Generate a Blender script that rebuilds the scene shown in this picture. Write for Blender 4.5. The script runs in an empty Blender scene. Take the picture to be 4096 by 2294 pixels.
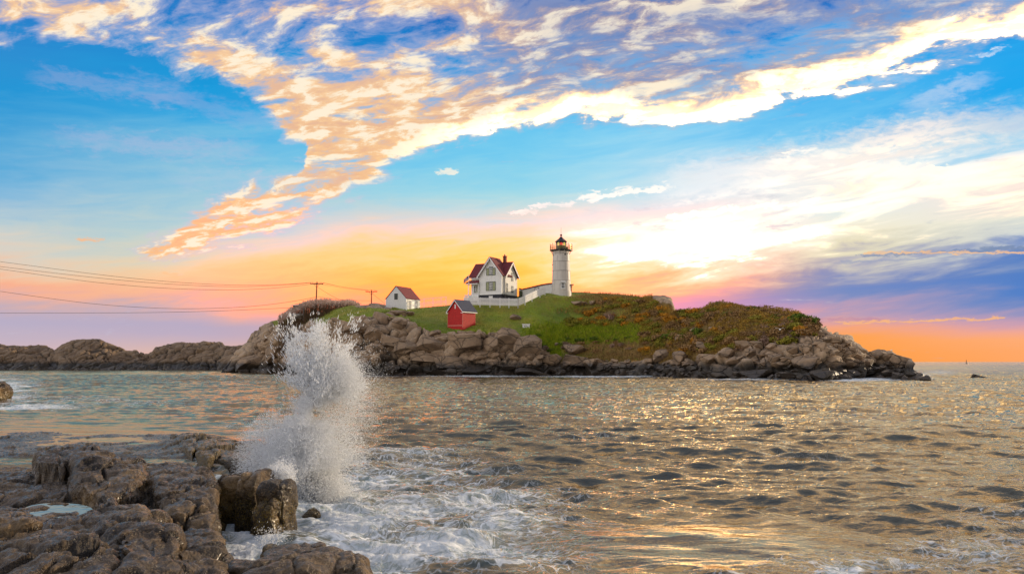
import bpy, bmesh, math, random
import numpy as np
from mathutils import Vector, Matrix
from mathutils.bvhtree import BVHTree

# ---------------------------------------------------------------- camera
F = 820.0; CX = 512.0; CY = 286.5; CAMZ = 2.7
PITCH = math.atan(74.8 / F)
cam_data = bpy.data.cameras.new("camera")
cam_data.sensor_width = 36.0
cam_data.lens = F / 1024.0 * 36.0
cam_data.clip_start = 0.1
cam_data.clip_end = 60000.0
cam = bpy.data.objects.new("camera", cam_data)
cam.location = (0, 0, CAMZ)
cam.rotation_euler = (math.pi / 2 + PITCH, 0, 0)
SC = bpy.context.scene
COL = SC.collection
COL.objects.link(cam)
SC.camera = cam
CP, SP = math.cos(PITCH), math.sin(PITCH)

def ray(px, py):
    a = (np.asarray(px, float) - CX) / F; b = -(np.asarray(py, float) - CY) / F
    return a, CP - b * SP, SP + b * CP
def at(px, py, d):
    """world point seen at pixel (px,py) whose y distance is d"""
    x, y, z = ray(px, py)
    return np.stack([x / y * d, np.zeros_like(x / y) + d, CAMZ + z / y * d], -1)
def on_plane(px, py, z0=0.0):
    x, y, z = ray(px, py)
    k = (z0 - CAMZ) / z
    return np.stack([x * k, y * k, CAMZ + z * k], -1)
def project(P):
    x = P[..., 0]; y = P[..., 1]; z = P[..., 2] - CAMZ
    w = y * CP + z * SP; u = -y * SP + z * CP
    return CX + F * x / w, CY - F * u / w
def azel(px, py):
    x, y, z = ray(px, py)
    return math.degrees(math.atan2(x, y)), math.degrees(math.atan2(z, math.hypot(x, y)))

# ---------------------------------------------------------------- exposure
SC.view_settings.view_transform = 'Standard'
SC.view_settings.look = 'None'
SC.view_settings.exposure = 0.0
SC.view_settings.gamma = 1.0
SC.render.engine = 'CYCLES'
SC.cycles.max_bounces = 11
SC.cycles.diffuse_bounces = 9
SC.cycles.glossy_bounces = 3
SC.cycles.transparent_max_bounces = 11
SC.cycles.use_denoising = True
SC.cycles.sample_clamp_indirect = 6.0

# ---------------------------------------------------------------- sun
SUN_AZ, SUN_EL = math.radians(60), math.radians(13)      # azimuth from the view axis to the right
sun = bpy.data.lights.new("sun", 'SUN')
sun.energy = 4.3; sun.angle = math.radians(2.0); sun.color = (1.0, 0.78, 0.52)
sun_o = bpy.data.objects.new("sun", sun)
sdir = Vector((math.sin(SUN_AZ) * math.cos(SUN_EL), math.cos(SUN_AZ) * math.cos(SUN_EL), math.sin(SUN_EL)))
sun_o.rotation_euler = (-sdir).to_track_quat('-Z', 'Y').to_euler()
sun_o.location = sdir * 300
COL.objects.link(sun_o)

# ---------------------------------------------------------------- node helpers
def lin(c):
    def f(v):
        v = v / 255.0
        return v / 12.92 if v <= 0.04045 else ((v + 0.055) / 1.055) ** 2.4
    return (f(c[0]), f(c[1]), f(c[2]), 1.0)

class NT:
    """tiny expression builder for shader nodes"""
    def __init__(s, tree): s.t = tree; s.n = tree.nodes; s.l = tree.links
    def new(s, kind, **kw):
        nd = s.n.new(kind)
        for k, v in kw.items(): setattr(nd, k, v)
        return nd
    def put(s, sock, v):
        if isinstance(v, E): s.l.new(v.s, sock)
        elif isinstance(v, bpy.types.NodeSocket): s.l.new(v, sock)
        elif v is not None: sock.default_value = v
    def math(s, op, *a, clamp=False):
        nd = s.new('ShaderNodeMath', operation=op, use_clamp=clamp)
        for i, v in enumerate(a): s.put(nd.inputs[i], v)
        return E(s, nd.outputs[0])
    def ss(s, x, a, b, lo=0.0, hi=1.0, kind='SMOOTHSTEP'):
        nd = s.new('ShaderNodeMapRange', interpolation_type=kind)
        for i, v in enumerate((x, a, b, lo, hi)): s.put(nd.inputs[i], v)
        return E(s, nd.outputs[0])
    def mix(s, f, a, b, blend='MIX'):
        nd = s.new('ShaderNodeMix', data_type='RGBA', blend_type=blend)
        s.put(nd.inputs[0], f); s.put(nd.inputs[6], a); s.put(nd.inputs[7], b)
        return E(s, nd.outputs[2])
    def ramp(s, x, stops, interp='LINEAR'):
        nd = s.new('ShaderNodeValToRGB'); cr = nd.color_ramp; cr.interpolation = interp
        cr.elements[0].position = stops[0][0]; cr.elements[0].color = stops[0][1]
        cr.elements[1].position = stops[-1][0]; cr.elements[1].color = stops[-1][1]
        for p, c in stops[1:-1]:
            e = cr.elements.new(p); e.color = c
        s.put(nd.inputs[0], x)
        return E(s, nd.outputs[0])
    def curve(s, x, pts, straight=False):
        nd = s.new('ShaderNodeFloatCurve'); c = nd.mapping.curves[0]
        c.points[0].location = pts[0]; c.points[1].location = pts[-1]
        for p in pts[1:-1]: c.points.new(*p)
        if straight:
            for p in c.points: p.handle_type = 'VECTOR'
        nd.mapping.update()
        s.put(nd.inputs['Value'], x)
        return E(s, nd.outputs[0])
    def vec(s, x, y, z):
        nd = s.new('ShaderNodeCombineXYZ')
        s.put(nd.inputs[0], x); s.put(nd.inputs[1], y); s.put(nd.inputs[2], z)
        return E(s, nd.outputs[0])
    def xyz(s, v):
        nd = s.new('ShaderNodeSeparateXYZ'); s.put(nd.inputs[0], v)
        return [E(s, o) for o in nd.outputs]
    def vmath(s, op, a, b=None, scale=None):
        nd = s.new('ShaderNodeVectorMath', operation=op)
        s.put(nd.inputs[0], a)
        if b is not None: s.put(nd.inputs[1], b)
        if scale is not None: s.put(nd.inputs[3], scale)
        return E(s, nd.outputs[0])
    def noise(s, v, scale, detail=5, rough=0.5, dist=0.0, col=False, lac=2.0):
        nd = s.new('ShaderNodeTexNoise')
        s.put(nd.inputs['Vector'], v); s.put(nd.inputs['Scale'], scale)
        s.put(nd.inputs['Detail'], detail); s.put(nd.inputs['Roughness'], rough)
        s.put(nd.inputs['Distortion'], dist); s.put(nd.inputs['Lacunarity'], lac)
        return E(s, nd.outputs['Color' if col else 'Fac'])
    def voro(s, v, scale, feature='F1', out='Distance', rnd=1.0):
        nd = s.new('ShaderNodeTexVoronoi', feature=feature)
        s.put(nd.inputs['Vector'], v); s.put(nd.inputs['Scale'], scale); s.put(nd.inputs['Randomness'], rnd)
        return E(s, nd.outputs[out])
    def attr(s, name, out='Fac'):
        nd = s.new('ShaderNodeAttribute', attribute_name=name)
        return E(s, nd.outputs[out])
    def obj(s, which='Object'):
        return E(s, s.new('ShaderNodeTexCoord').outputs[which])
    def pos(s):
        return E(s, s.new('ShaderNodeNewGeometry').outputs['Position'])
    def bump(s, h, strength=0.5, dist=0.1, normal=None):
        nd = s.new('ShaderNodeBump'); s.put(nd.inputs['Height'], h)
        nd.inputs['Strength'].default_value = strength; nd.inputs['Distance'].default_value = dist
        if normal is not None: s.put(nd.inputs['Normal'], normal)
        return E(s, nd.outputs[0])
class E:
    def __init__(s, nt, sock): s.nt = nt; s.s = sock
    def __add__(s, o): return s.nt.math('ADD', s, o)
    __radd__ = __add__
    def __sub__(s, o): return s.nt.math('SUBTRACT', s, o)
    def __rsub__(s, o): return s.nt.math('SUBTRACT', o, s)
    def __mul__(s, o): return s.nt.math('MULTIPLY', s, o)
    __rmul__ = __mul__
    def __truediv__(s, o): return s.nt.math('DIVIDE', s, o)
    def clamp(s): return s.nt.math('ADD', s, 0.0, clamp=True)
    def max(s, o): return s.nt.math('MAXIMUM', s, o)
    def min(s, o): return s.nt.math('MINIMUM', s, o)
    def pow(s, o): return s.nt.math('POWER', s, o)
# ---------------------------------------------------------------- world: dusk sky with procedural clouds
def build_world():
    w = bpy.data.worlds.new("World"); SC.world = w; w.use_nodes = True
    t = w.node_tree; t.nodes.clear(); g = NT(t)
    D = g.obj('Generated')
    dx, dy, dz = g.xyz(D)
    az = g.math('ARCTAN2', dx, dy) * 57.29578
    el = g.math('ARCSINE', dz) * 57.29578
    # ---- streak noise: wind-drawn cirrus, rising to the right
    zz = dz.max(0.0) + 0.22
    pxn = dx / zz; pyn = dy / zz                       # cloud-deck plane
    sl = el - az * 0.10                                # band slope
    streak = g.noise(g.vec(az * 0.045, sl * 0.26, 0.3), 1.0, 6, 0.60, 0.35)
    streak2 = g.noise(g.vec(az * 0.16 + 7.0, sl * 0.9, 4.3), 1.0, 6, 0.62, 0.7)
    elw = el + (streak - 0.5) * 7.0 * g.ss(el, 0.5, 5.0, 0.12, 1.0) + (streak2 - 0.5) * 3.4 * g.ss(el, 0.5, 7.0, 0.05, 1.0)
    # ---- base colour table: columns are azimuths, rows are elevations
    YS = [-40, 0, 40, 75, 100, 125, 150, 175, 200, 215, 230, 245, 255, 265, 275, 285, 295, 305, 315, 325, 335, 350, 361]
    TB = {
      0:   [(40,122,196),(42,130,204),(46,142,210),(44,147,212),(38,150,214),(66,160,216),(95,172,218),(130,184,220),(165,196,216),(180,203,213),(196,207,208),(214,210,200),(226,206,188),(238,200,172),(247,190,156),(250,178,145),(240,178,158),(205,175,180),(185,174,198),(186,175,198),(194,178,195),(206,182,190),(220,180,170)],
      200: [(34,118,194),(30,126,204),(30,140,212),(26,150,216),(30,158,222),(66,172,226),(105,185,226),(140,197,224),(168,206,218),(185,211,212),(203,213,202),(222,213,188),(236,211,172),(246,207,157),(250,202,152),(250,196,150),(249,188,150),(240,180,158),(205,176,182),(185,172,196),(192,174,194),(222,184,172),(240,180,150)],
      400: [(15,98,180),(18,110,195),(25,128,205),(40,150,220),(70,178,230),(95,192,234),(115,200,236),(138,208,234),(160,214,230),(176,215,222),(194,214,206),(232,214,172),(250,212,140),(254,207,110),(255,199,92),(255,188,84),(252,178,98),(250,172,118),(240,170,140),(220,168,160),(210,168,170),(230,170,150),(250,170,120)],
      520: [(15,90,170),(16,102,184),(24,120,198),(50,158,222),(78,182,236),(98,195,240),(118,204,240),(142,212,236),(168,219,230),(188,222,224),(212,220,208),(242,220,178),(253,218,140),(255,213,112),(255,203,88),(255,190,74),(250,180,90),(235,172,130),(215,165,165),(205,165,175),(215,165,165),(240,165,130),(250,165,100)],
      610: [(15,90,170),(16,104,188),(30,130,205),(66,172,236),(92,190,242),(112,200,243),(138,210,242),(168,220,240),(198,228,236),(222,231,230),(246,236,228),(254,246,236),(255,246,222),(253,230,176),(248,205,134),(228,180,130),(198,164,168),(180,158,186),(185,158,188),(215,160,165),(240,160,130),(255,160,80),(255,160,60)],
      720: [(14,92,175),(16,108,194),(34,138,215),(72,180,240),(96,190,242),(116,200,243),(155,214,243),(215,230,242),(226,236,240),(238,236,234),(247,242,238),(254,250,246),(254,247,234),(249,228,190),(226,190,150),(185,162,170),(166,153,188),(165,152,192),(182,156,190),(226,164,166),(250,163,105),(255,160,66),(255,158,60)],
      850: [(18,98,180),(22,120,206),(50,166,236),(68,178,240),(90,188,241),(118,200,242),(185,222,242),(246,240,234),(236,238,234),(222,234,232),(232,234,222),(240,233,208),(232,222,190),(190,185,190),(135,146,192),(118,140,196),(124,142,194),(150,150,192),(190,158,182),(245,166,130),(255,164,84),(255,160,70),(255,158,68)],
      1024:[(22,105,190),(28,145,224),(42,168,238),(34,168,238),(80,184,240),(160,214,242),(238,236,236),(250,236,226),(244,228,218),(236,228,216),(226,228,216),(205,212,214),(128,152,198),(96,134,196),(84,128,198),(86,130,200),(112,138,196),(156,150,190),(205,160,178),(240,168,150),(255,172,116),(255,168,104),(255,166,100)],
    }
    elmax = 45.0
    col = None; prev = None
    t01 = elw / elmax
    for x in sorted(TB):
        stops = []
        seen = set()
        for yy, c in zip(YS[::-1], TB[x][::-1]):
            p = max(0.0, azel(x, yy)[1] / elmax)
            if round(p, 4) in seen: p += 0.0005
            seen.add(round(p, 4))
            stops.append((min(p, 1.0), lin(c)))
        r = g.ramp(t01.clamp(), stops)
        a = azel(x, 250)[0]
        col = r if col is None else g.mix(g.ss(az + (streak - 0.5) * 5.0, prev, a, kind='LINEAR'), col, r)
        prev = a
    # ---- helper: edge curves in (az, el)
    def edge(pts):
        q = []
        for x, y in pts:
            a, e = azel(x, y); q.append(((a + 60) / 120.0, e / 60.0))
        q.sort()
        q = [(0.0, q[0][1])] + q + [(1.0, q[-1][1])]
        return q
    azn = (az + 60.0) / 120.0
    warp = g.noise(g.vec(az * 0.30, el * 0.42, 2.0), 1.0, 4, 0.6, 0.6, col=True)
    wr, wg_, wb = g.xyz(warp)
    azw = azn + (wr - 0.5) * 0.03
    elv = el + (wg_ - 0.5) * 3.0
    loB = g.curve(azw, edge([(90,245),(150,251),(170,250),(200,248),(240,238),(290,224),(330,204),(345,194),(372,172),(400,160),(437,150),(497,137),(540,126),(576,119),(620,121),(676,120),(755,108),(815,90),(875,73),(954,47),(1024,27),(1120,-10)])) * 60.0
    upB = g.curve(azw, edge([(100,290),(160,242),(195,216),(205,200),(240,186),(285,176),(312,166),(322,158),(296,150),(288,138),(280,120),(240,112),(232,92),(236,70),(250,20),(262,-60),(300,-80),(500,-90),(1100,-90)][:1] + [(150,246),(165,240),(195,214),(210,200),(240,188),(285,177),(300,170),(318,60),(340,-40),(400,-90),(1100,-90)])) * 60.0
    loA = g.curve(azw, edge([(-60,30),(0,46),(15,40),(30,24),(50,34),(80,44),(111,40),(150,46),(190,62),(215,72),(240,92),(262,112),(300,140),(318,158),(345,164),(372,158),(400,152),(437,148),(497,135),(576,117),(676,118),(755,106),(815,88),(875,71),(954,45),(1024,25),(1120,-12)])) * 60.0
    sdB = (elv - loB).min(upB - elv)
    sdA = elv - loA
    sd = sdA.max(sdB).min(g.ss(az, -60, -45, -3, 30) + 0.0)
    # ---- cloud deck noise on a plane above us
    rot = math.radians(20)
    qx = pxn * math.cos(rot) - pyn * math.sin(rot)
    qy = pxn * math.sin(rot) + pyn * math.cos(rot)
    cw = g.noise(g.vec(qx * 1.2, qy * 1.9, 6.0), 3.0, 3, 0.5, 0.0, col=True)
    cwx, cwy, _c = g.xyz(cw)
    ux = qx + (cwx - 0.5) * 0.16; uy = qy + (cwy - 0.5) * 0.12
    def deck(ox, oy, det=7):
        return g.noise(g.vec(ux * 1.0 + ox, uy * 1.75 + oy, 1.7), 9.0, det, 0.64, 0.0)
    def med(ox, oy):
        return g.noise(g.vec(ux * 1.0 + ox, uy * 2.1 + oy, 3.9), 3.4, 4, 0.55, 0.0)
    n0 = deck(0, 0); n1 = deck(0.03, 0.05); m0 = med(0, 0)
    rim0 = g.ss(sdB, 2.6, 0.6)
    big = g.noise(g.vec(qx * 0.9 + 3, qy * 1.5 + 5, 0.2), 0.9, 3, 0.5, 0.2)
    right = g.ss(az, -9, 6)
    sd = sd + 0.45
    thick = rim0 * right * g.ss(sdB, -0.4, 0.5) * 0.13 + g.ss(sd, -1.3, 1.1, -0.42, 0.05, kind='LINEAR') + right * g.ss(sd, 0.0, 4.0) * 0.02 + g.ss(el, 20, 13) * g.ss(sd, 0.0, 1.0) * 0.10 + (1.0 - right) * g.ss(sd, 0.0, 1.5) * 0.020
    dens = (n0 - 0.5) * 1.15 + (m0 - 0.5) * 0.85 + (big - 0.5) * 0.35 + thick + 0.055
    alpha = g.ss(dens, 0.0, g.ss(right * (1.0 - rim0), 0, 1, 0.20, 0.38))
    relief = ((n0 - n1) * 4.2 + (m0 - med(0.07, 0.10)) * 2.4 + 0.5).clamp()
    # distance to the lower edge decides lit rim / shaded interior
    rim = g.ss(sdB, 2.1, 0.2) * g.ss(az, -12, -2)
    mid = g.ss(sdB, 1.8, 6.0) * right
    core = g.ss(dens, 0.10, 0.34)
    shade = (relief * -1.15 + 0.70 + core * 0.30 + mid * 0.30 - rim * 1.0).clamp()
    peach = g.mix(g.ss(el, 6, 34), lin((255,204,142)), lin((255,216,170)))
    lit = g.mix(g.ss(relief, 0.40, 1.0), peach, lin((255,240,214)))
    shcol = g.mix(right, lin((222,182,162)), lin((108,130,182)))
    shcol = g.mix(g.ss(el, 8, 22), lin((240,184,140)), shcol)
    halo = g.ss(dens, -0.16, 0.06) * 0.42
    cc = g.mix(shade, lit, shcol)
    cc = g.mix(rim * g.ss(relief, 0.15, 0.75, 0.55, 1.0) * g.ss(dens, 0.02, 0.2, 0.3, 1.0) * g.ss(az, -12, 1), cc, (3.4, 2.4, 1.35, 1))
    col = g.mix(halo * g.ss(az, 50, 62, 1, 0.3), col, g.mix(right, lin((205,200,220)), lin((190,190,205))))
    # blue-grey veil between the clumps on the right
    veil = g.ss(sdB, 0.8, 4.0) * right * g.ss(m0 + (n0 - 0.5) * 0.7, 0.34, 0.52) * 0.86
    col = g.mix(veil, col, lin((112,138,190)))
    col = g.mix(alpha * g.ss(az, 50, 62, 1, 0.35), col, cc)
    # ---- separate small clouds: capsules (x0,y0,x1,y1,half-thickness px, opacity, colour)
    caps = [
      (585,197,662,188,3.2,1.0,(255,252,246)), (516,213,530,211,2.4,0.9,(255,248,240)), (535,206,568,203,2.0,0.9,(255,250,244)),
      (840,190,930,171,5.0,0.95,(255,246,226)), (676,216,815,199,2.2,0.9,(255,252,246)), (990,168,1040,162,4.5,0.9,(255,246,226)),
      (690,242,738,240,5.5,0.9,(255,253,250)), (770,238,810,232,5.0,0.7,(255,252,246)), (667,264,690,263,2.4,0.8,(255,252,240)),
      (300,262,400,252,6.5,0.55,(254,212,140)), (455,236,520,230,4.5,0.5,(252,216,184)),
      (84,239,98,239,1.6,0.8,(250,190,140)), (168,273,172,276,1.8,0.8,(252,200,150)), (445,172,452,170,2.0,0.8,(255,246,226)),
      (985,54,998,50,2.6,0.8,(240,245,250)), (950,66,1030,10,3.0,0.0,(255,240,220)),
      (862,255,1040,246,1.2,0.75,(120,140,175)), (870,252,1040,251,1.0,0.8,(255,200,140)), (845,262,930,257,0.9,0.6,(150,160,190)),
      (835,322,1000,318,1.0,0.8,(255,188,120)), (760,318,880,319,0.9,0.55,(185,130,160)),
      (235,152,300,138,2.5,0.0,(255,240,220)),
      (60,78,160,96,6.0,0.22,(200,190,215)), (90,140,230,150,7.0,0.30,(205,195,220)), (150,85,250,120,7.0,0.20,(190,190,220)), (200,180,330,178,8.0,0.20,(200,205,225)),
      (700,110,860,60,7.0,0.0,(220,230,240)), (870,82,900,78,4.0,0.25,(235,240,245)), (930,98,960,84,6.0,0.35,(240,238,240)),
      (800,160,930,128,13.0,0.50,(255,242,230)), (700,172,800,163,9.0,0.50,(250,246,244)), (900,140,1040,120,12.0,0.45,(255,236,222)),
      (600,240,720,250,14.0,0.45,(255,252,244)), (690,190,760,186,10.0,0.45,(255,252,250)),
    ]
    wz = g.noise(g.vec(az * 0.9, el * 2.2, 5.0), 1.0, 5, 0.65, 0.4)
    wz2 = g.noise(g.vec(az * 0.9, el * 2.2, 9.0), 1.0, 5, 0.65, 0.4)
    for (x0, y0, x1, y1, hw, op, c) in caps:
        if op <= 0: continue
        a0, e0 = azel(x0, y0); a1, e1 = azel(x1, y1)
        hwd = hw * 0.0665
        L2 = (a1 - a0) ** 2 + (e1 - e0) ** 2
        pa = az + ((wz - 0.5) * 3.0 - a0); pe = el + ((wz2 - 0.5) * (3.2 * min(1, hwd * 1.6 + 0.15)) - e0)
        h = (pa * ((a1 - a0) / L2) + pe * ((e1 - e0) / L2)).clamp()
        ddx = (pa - h * (a1 - a0)) * 0.35; ddy = pe - h * (e1 - e0)
        dd = (ddx * ddx + ddy * ddy).pow(0.5)
        soft = 1.5 if op > 0.6 else 2.2
        m = g.ss(dd, hwd * soft, hwd * (0.45 if op > 0.6 else 0.0))
        m = m * g.ss(streak2 + wz * 0.4, 0.50, 0.72, 0.35, 1.0) * op
        col = g.mix(m.clamp(), col, lin(c))
    # ---- the veiled sun: clouds around it are far brighter than the film can hold
    lum = g.vmath('DOT_PRODUCT', col, (0.25, 0.45, 0.30)); lum = E(g, lum.s.node.outputs['Value'])
    glow = g.ss(az, -16, 4) * g.ss(az, 62, 34) * g.ss(el, 2.0, 5.0) * g.ss(el, 12.0, 8.0).max(g.ss(el, 21.0, 16.0) * g.ss(az, 13, 20) * 0.38)
    glow = glow * g.ss(lum + g.ss(az, 14, 24) * 0.10, 0.80, 0.98) * g.ss(streak2 + (streak - 0.5) * 0.6, 0.42, 0.60, 0.10, 1.0)
    yel = g.ss(az, -26, -6) * g.ss(az, 22, 8) * g.ss(el, 2.0, 4.0) * g.ss(el, 12, 7)
    gain = g.mix(glow, g.mix(yel, (1, 1, 1, 1), (2.4, 1.06, 1.0, 1)), (3.2, 2.3, 1.5, 1))
    col = g.mix(1.0, col, gain, 'MULTIPLY')
    # the sun itself, diffused by the cloud low to the right of the tower
    hx = (az - 12.0) / 15.0; hy = (el - 7.4) / 1.9
    hot = g.math('EXPONENT', (hx * hx + hy * hy) * -1.0) * g.ss(lum, 0.80, 1.0) * g.ss(streak2 + (streak - 0.5) * 0.6, 0.44, 0.60, 0.05, 1.0)
    col = g.vmath('ADD', col, g.vmath('SCALE', (17.0, 11.4, 5.0), scale=hot))
    # ---- unseen sky behind and above the picture: brightened as fill, part physical sky
    sky = g.new('ShaderNodeTexSky', sky_type='NISHITA', sun_disc=False)
    sky.sun_elevation = SUN_EL; sky.sun_rotation = SUN_AZ
    sky.air_density = 1.0; sky.dust_density = 1.6; sky.ozone_density = 1.5
    nish = g.vmath('SCALE', E(g, sky.outputs[0]), scale=0.12)
    aab = g.math('ABSOLUTE', az)
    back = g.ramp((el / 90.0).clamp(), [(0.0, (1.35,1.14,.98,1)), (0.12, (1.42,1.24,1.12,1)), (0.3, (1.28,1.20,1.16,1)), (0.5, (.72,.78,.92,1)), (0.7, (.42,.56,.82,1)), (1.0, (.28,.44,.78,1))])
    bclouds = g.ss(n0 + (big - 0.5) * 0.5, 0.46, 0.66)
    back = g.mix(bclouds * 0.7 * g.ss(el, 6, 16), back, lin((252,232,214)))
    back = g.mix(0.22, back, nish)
    kx = (az + 115.0) / 48.0; key = g.math('EXPONENT', kx * kx * -1.0) * g.ss(el, 75, 45) * g.ss(aab, 55, 85)  # bright lobe added to the unseen sky behind left, as key light
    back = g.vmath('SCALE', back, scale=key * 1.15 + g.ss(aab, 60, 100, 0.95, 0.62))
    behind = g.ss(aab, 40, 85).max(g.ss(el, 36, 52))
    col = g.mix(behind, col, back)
    col = g.mix(g.ss(el, -0.3, -3.0), col, lin((120,120,120)))
    bg = g.new('ShaderNodeBackground'); g.put(bg.inputs[0], col); bg.inputs[1].default_value = 1.0
    out = g.new('ShaderNodeOutputWorld'); t.links.new(bg.outputs[0], out.inputs[0])
    w.cycles.sampling_method = 'MANUAL'; w.cycles.sample_map_resolution = 512
build_world()
# ---------------------------------------------------------------- numpy noise
def _hash(ix, iy, iz, seed):
    h = (ix.astype(np.int64) * 374761393 + iy.astype(np.int64) * 668265263 + iz.astype(np.int64) * 2147483647 + seed * 974634777) & 0xffffffff
    h = ((h ^ (h >> 13)) * 1274126177) & 0xffffffff
    h = ((h ^ (h >> 16)) * 2246822519) & 0xffffffff
    h = h ^ (h >> 15)
    return (h & 0xffffff).astype(np.float32) / 16777216.0
def vnoise(P, seed=0):
    f = np.floor(P); i = f.astype(np.int64); t = (P - f).astype(np.float32); t = t * t * t * (t * (t * 6 - 15) + 10)
    r = 0
    for a in (0, 1):
        wa = t[..., 0] if a else 1 - t[..., 0]
        for b in (0, 1):
            wb = t[..., 1] if b else 1 - t[..., 1]
            for c in (0, 1):
                wc = t[..., 2] if c else 1 - t[..., 2]
                r = r + wa * wb * wc * _hash(i[..., 0] + a, i[..., 1] + b, i[..., 2] + c, seed)
    return r
def fbm(P, octv=4, seed=0, gain=0.5):
    r = 0; a = 1.0; s = 0.0; P = np.asarray(P, np.float64)
    for k in range(octv):
        r = r + a * (vnoise(P, seed + k * 17) - 0.5); s += a
        a *= gain; P = P * 2.03 + 13.7
    return r / s * 2.0
def worley(P, seed=0, jitter=0.95):
    """F1, F2, random value of the nearest cell and a random tilt inside it"""
    f = np.floor(P).astype(np.int64)
    F1 = np.full(P.shape[:-1], 9.0, np.float32); F2 = F1.copy(); R = np.zeros_like(F1); T = np.zeros_like(F1)
    for a in (-1, 0, 1):
        for b in (-1, 0, 1):
            for c in (-1, 0, 1):
                ix, iy, iz = f[..., 0] + a, f[..., 1] + b, f[..., 2] + c
                ox = P[..., 0] - (ix + 0.5 + jitter * (_hash(ix, iy, iz, seed + 1) - .5))
                oy = P[..., 1] - (iy + 0.5 + jitter * (_hash(ix, iy, iz, seed + 2) - .5))
                oz = P[..., 2] - (iz + 0.5 + jitter * (_hash(ix, iy, iz, seed + 3) - .5))
                d = np.sqrt(ox * ox + oy * oy + oz * oz).astype(np.float32)
                n = d < F1
                t = ox * (_hash(ix, iy, iz, seed + 5) - .5) + oy * (_hash(ix, iy, iz, seed + 6) - .5) + oz * (_hash(ix, iy, iz, seed + 7) - .5)
                F2 = np.where(n, F1, np.minimum(F2, d)); R = np.where(n, _hash(ix, iy, iz, seed + 4), R); T = np.where(n, t, T); F1 = np.where(n, d, F1)
    return F1, F2, R, T
def sstep(a, b, x):
    t = np.clip((x - a) / (b - a), 0, 1); return t * t * (3 - 2 * t)
def smooth1(a, k):
    ker = np.ones(k) / k; p = np.pad(a, (k // 2, k - 1 - k // 2), mode='edge')
    return np.convolve(p, ker, 'valid')

# ---------------------------------------------------------------- object helpers
def tag(o, label=None, cat=None, group=None, kind=None):
    if label: o['label'] = label
    if cat: o['category'] = cat
    if group: o['group'] = group
    if kind: o['kind'] = kind
    return o
def empty(name, loc, rz=0.0):
    o = bpy.data.objects.new(name, None); COL.objects.link(o)
    o.location = loc; o.rotation_euler = (0, 0, rz); o.empty_display_size = 0.3
    return o
def mesh_obj(name, verts, faces, mat, parent=None, smooth=False):
    me = bpy.data.meshes.new(name)
    me.from_pydata([tuple(v) for v in verts], [], faces); me.update()
    if smooth: me.polygons.foreach_set('use_smooth', [True] * len(me.polygons))
    if mat: me.materials.append(mat)
    o = bpy.data.objects.new(name, me); COL.objects.link(o)
    if parent: o.parent = parent
    return o
def np_mesh(name, V, Fc, mat, parent=None, smooth=True, attrs=None):
    """V (n,3) float, Fc (m,k) int, k constant"""
    me = bpy.data.meshes.new(name); n = len(V); m, k = Fc.shape
    me.vertices.add(n); me.vertices.foreach_set('co', np.ascontiguousarray(V, np.float32).ravel())
    me.loops.add(m * k); me.loops.foreach_set('vertex_index', np.ascontiguousarray(Fc, np.int32).ravel())
    me.polygons.add(m); me.polygons.foreach_set('loop_start', np.arange(0, m * k, k, dtype=np.int32))
    me.polygons.foreach_set('use_smooth', np.full(m, smooth))
    me.update(calc_edges=True)
    for a, v in (attrs or {}).items():
        at_ = me.attributes.new(a, 'FLOAT', 'POINT'); at_.data.foreach_set('value', np.ascontiguousarray(v, np.float32).ravel())
    if mat: me.materials.append(mat)
    o = bpy.data.objects.new(name, me); COL.objects.link(o)
    if parent: o.parent = parent
    return o
def grid_faces(nr, nc):
    i = np.arange(nr - 1)[:, None] * nc + np.arange(nc - 1)[None, :]
    i = i.ravel()
    return np.stack([i, i + 1, i + nc + 1, i + nc], 1)
def grid_normals(P):
    du = np.gradient(P, axis=1); dv = np.gradient(P, axis=0)
    n = np.cross(du, dv); n /= np.linalg.norm(n, axis=-1, keepdims=True) + 1e-9
    return n

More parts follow.
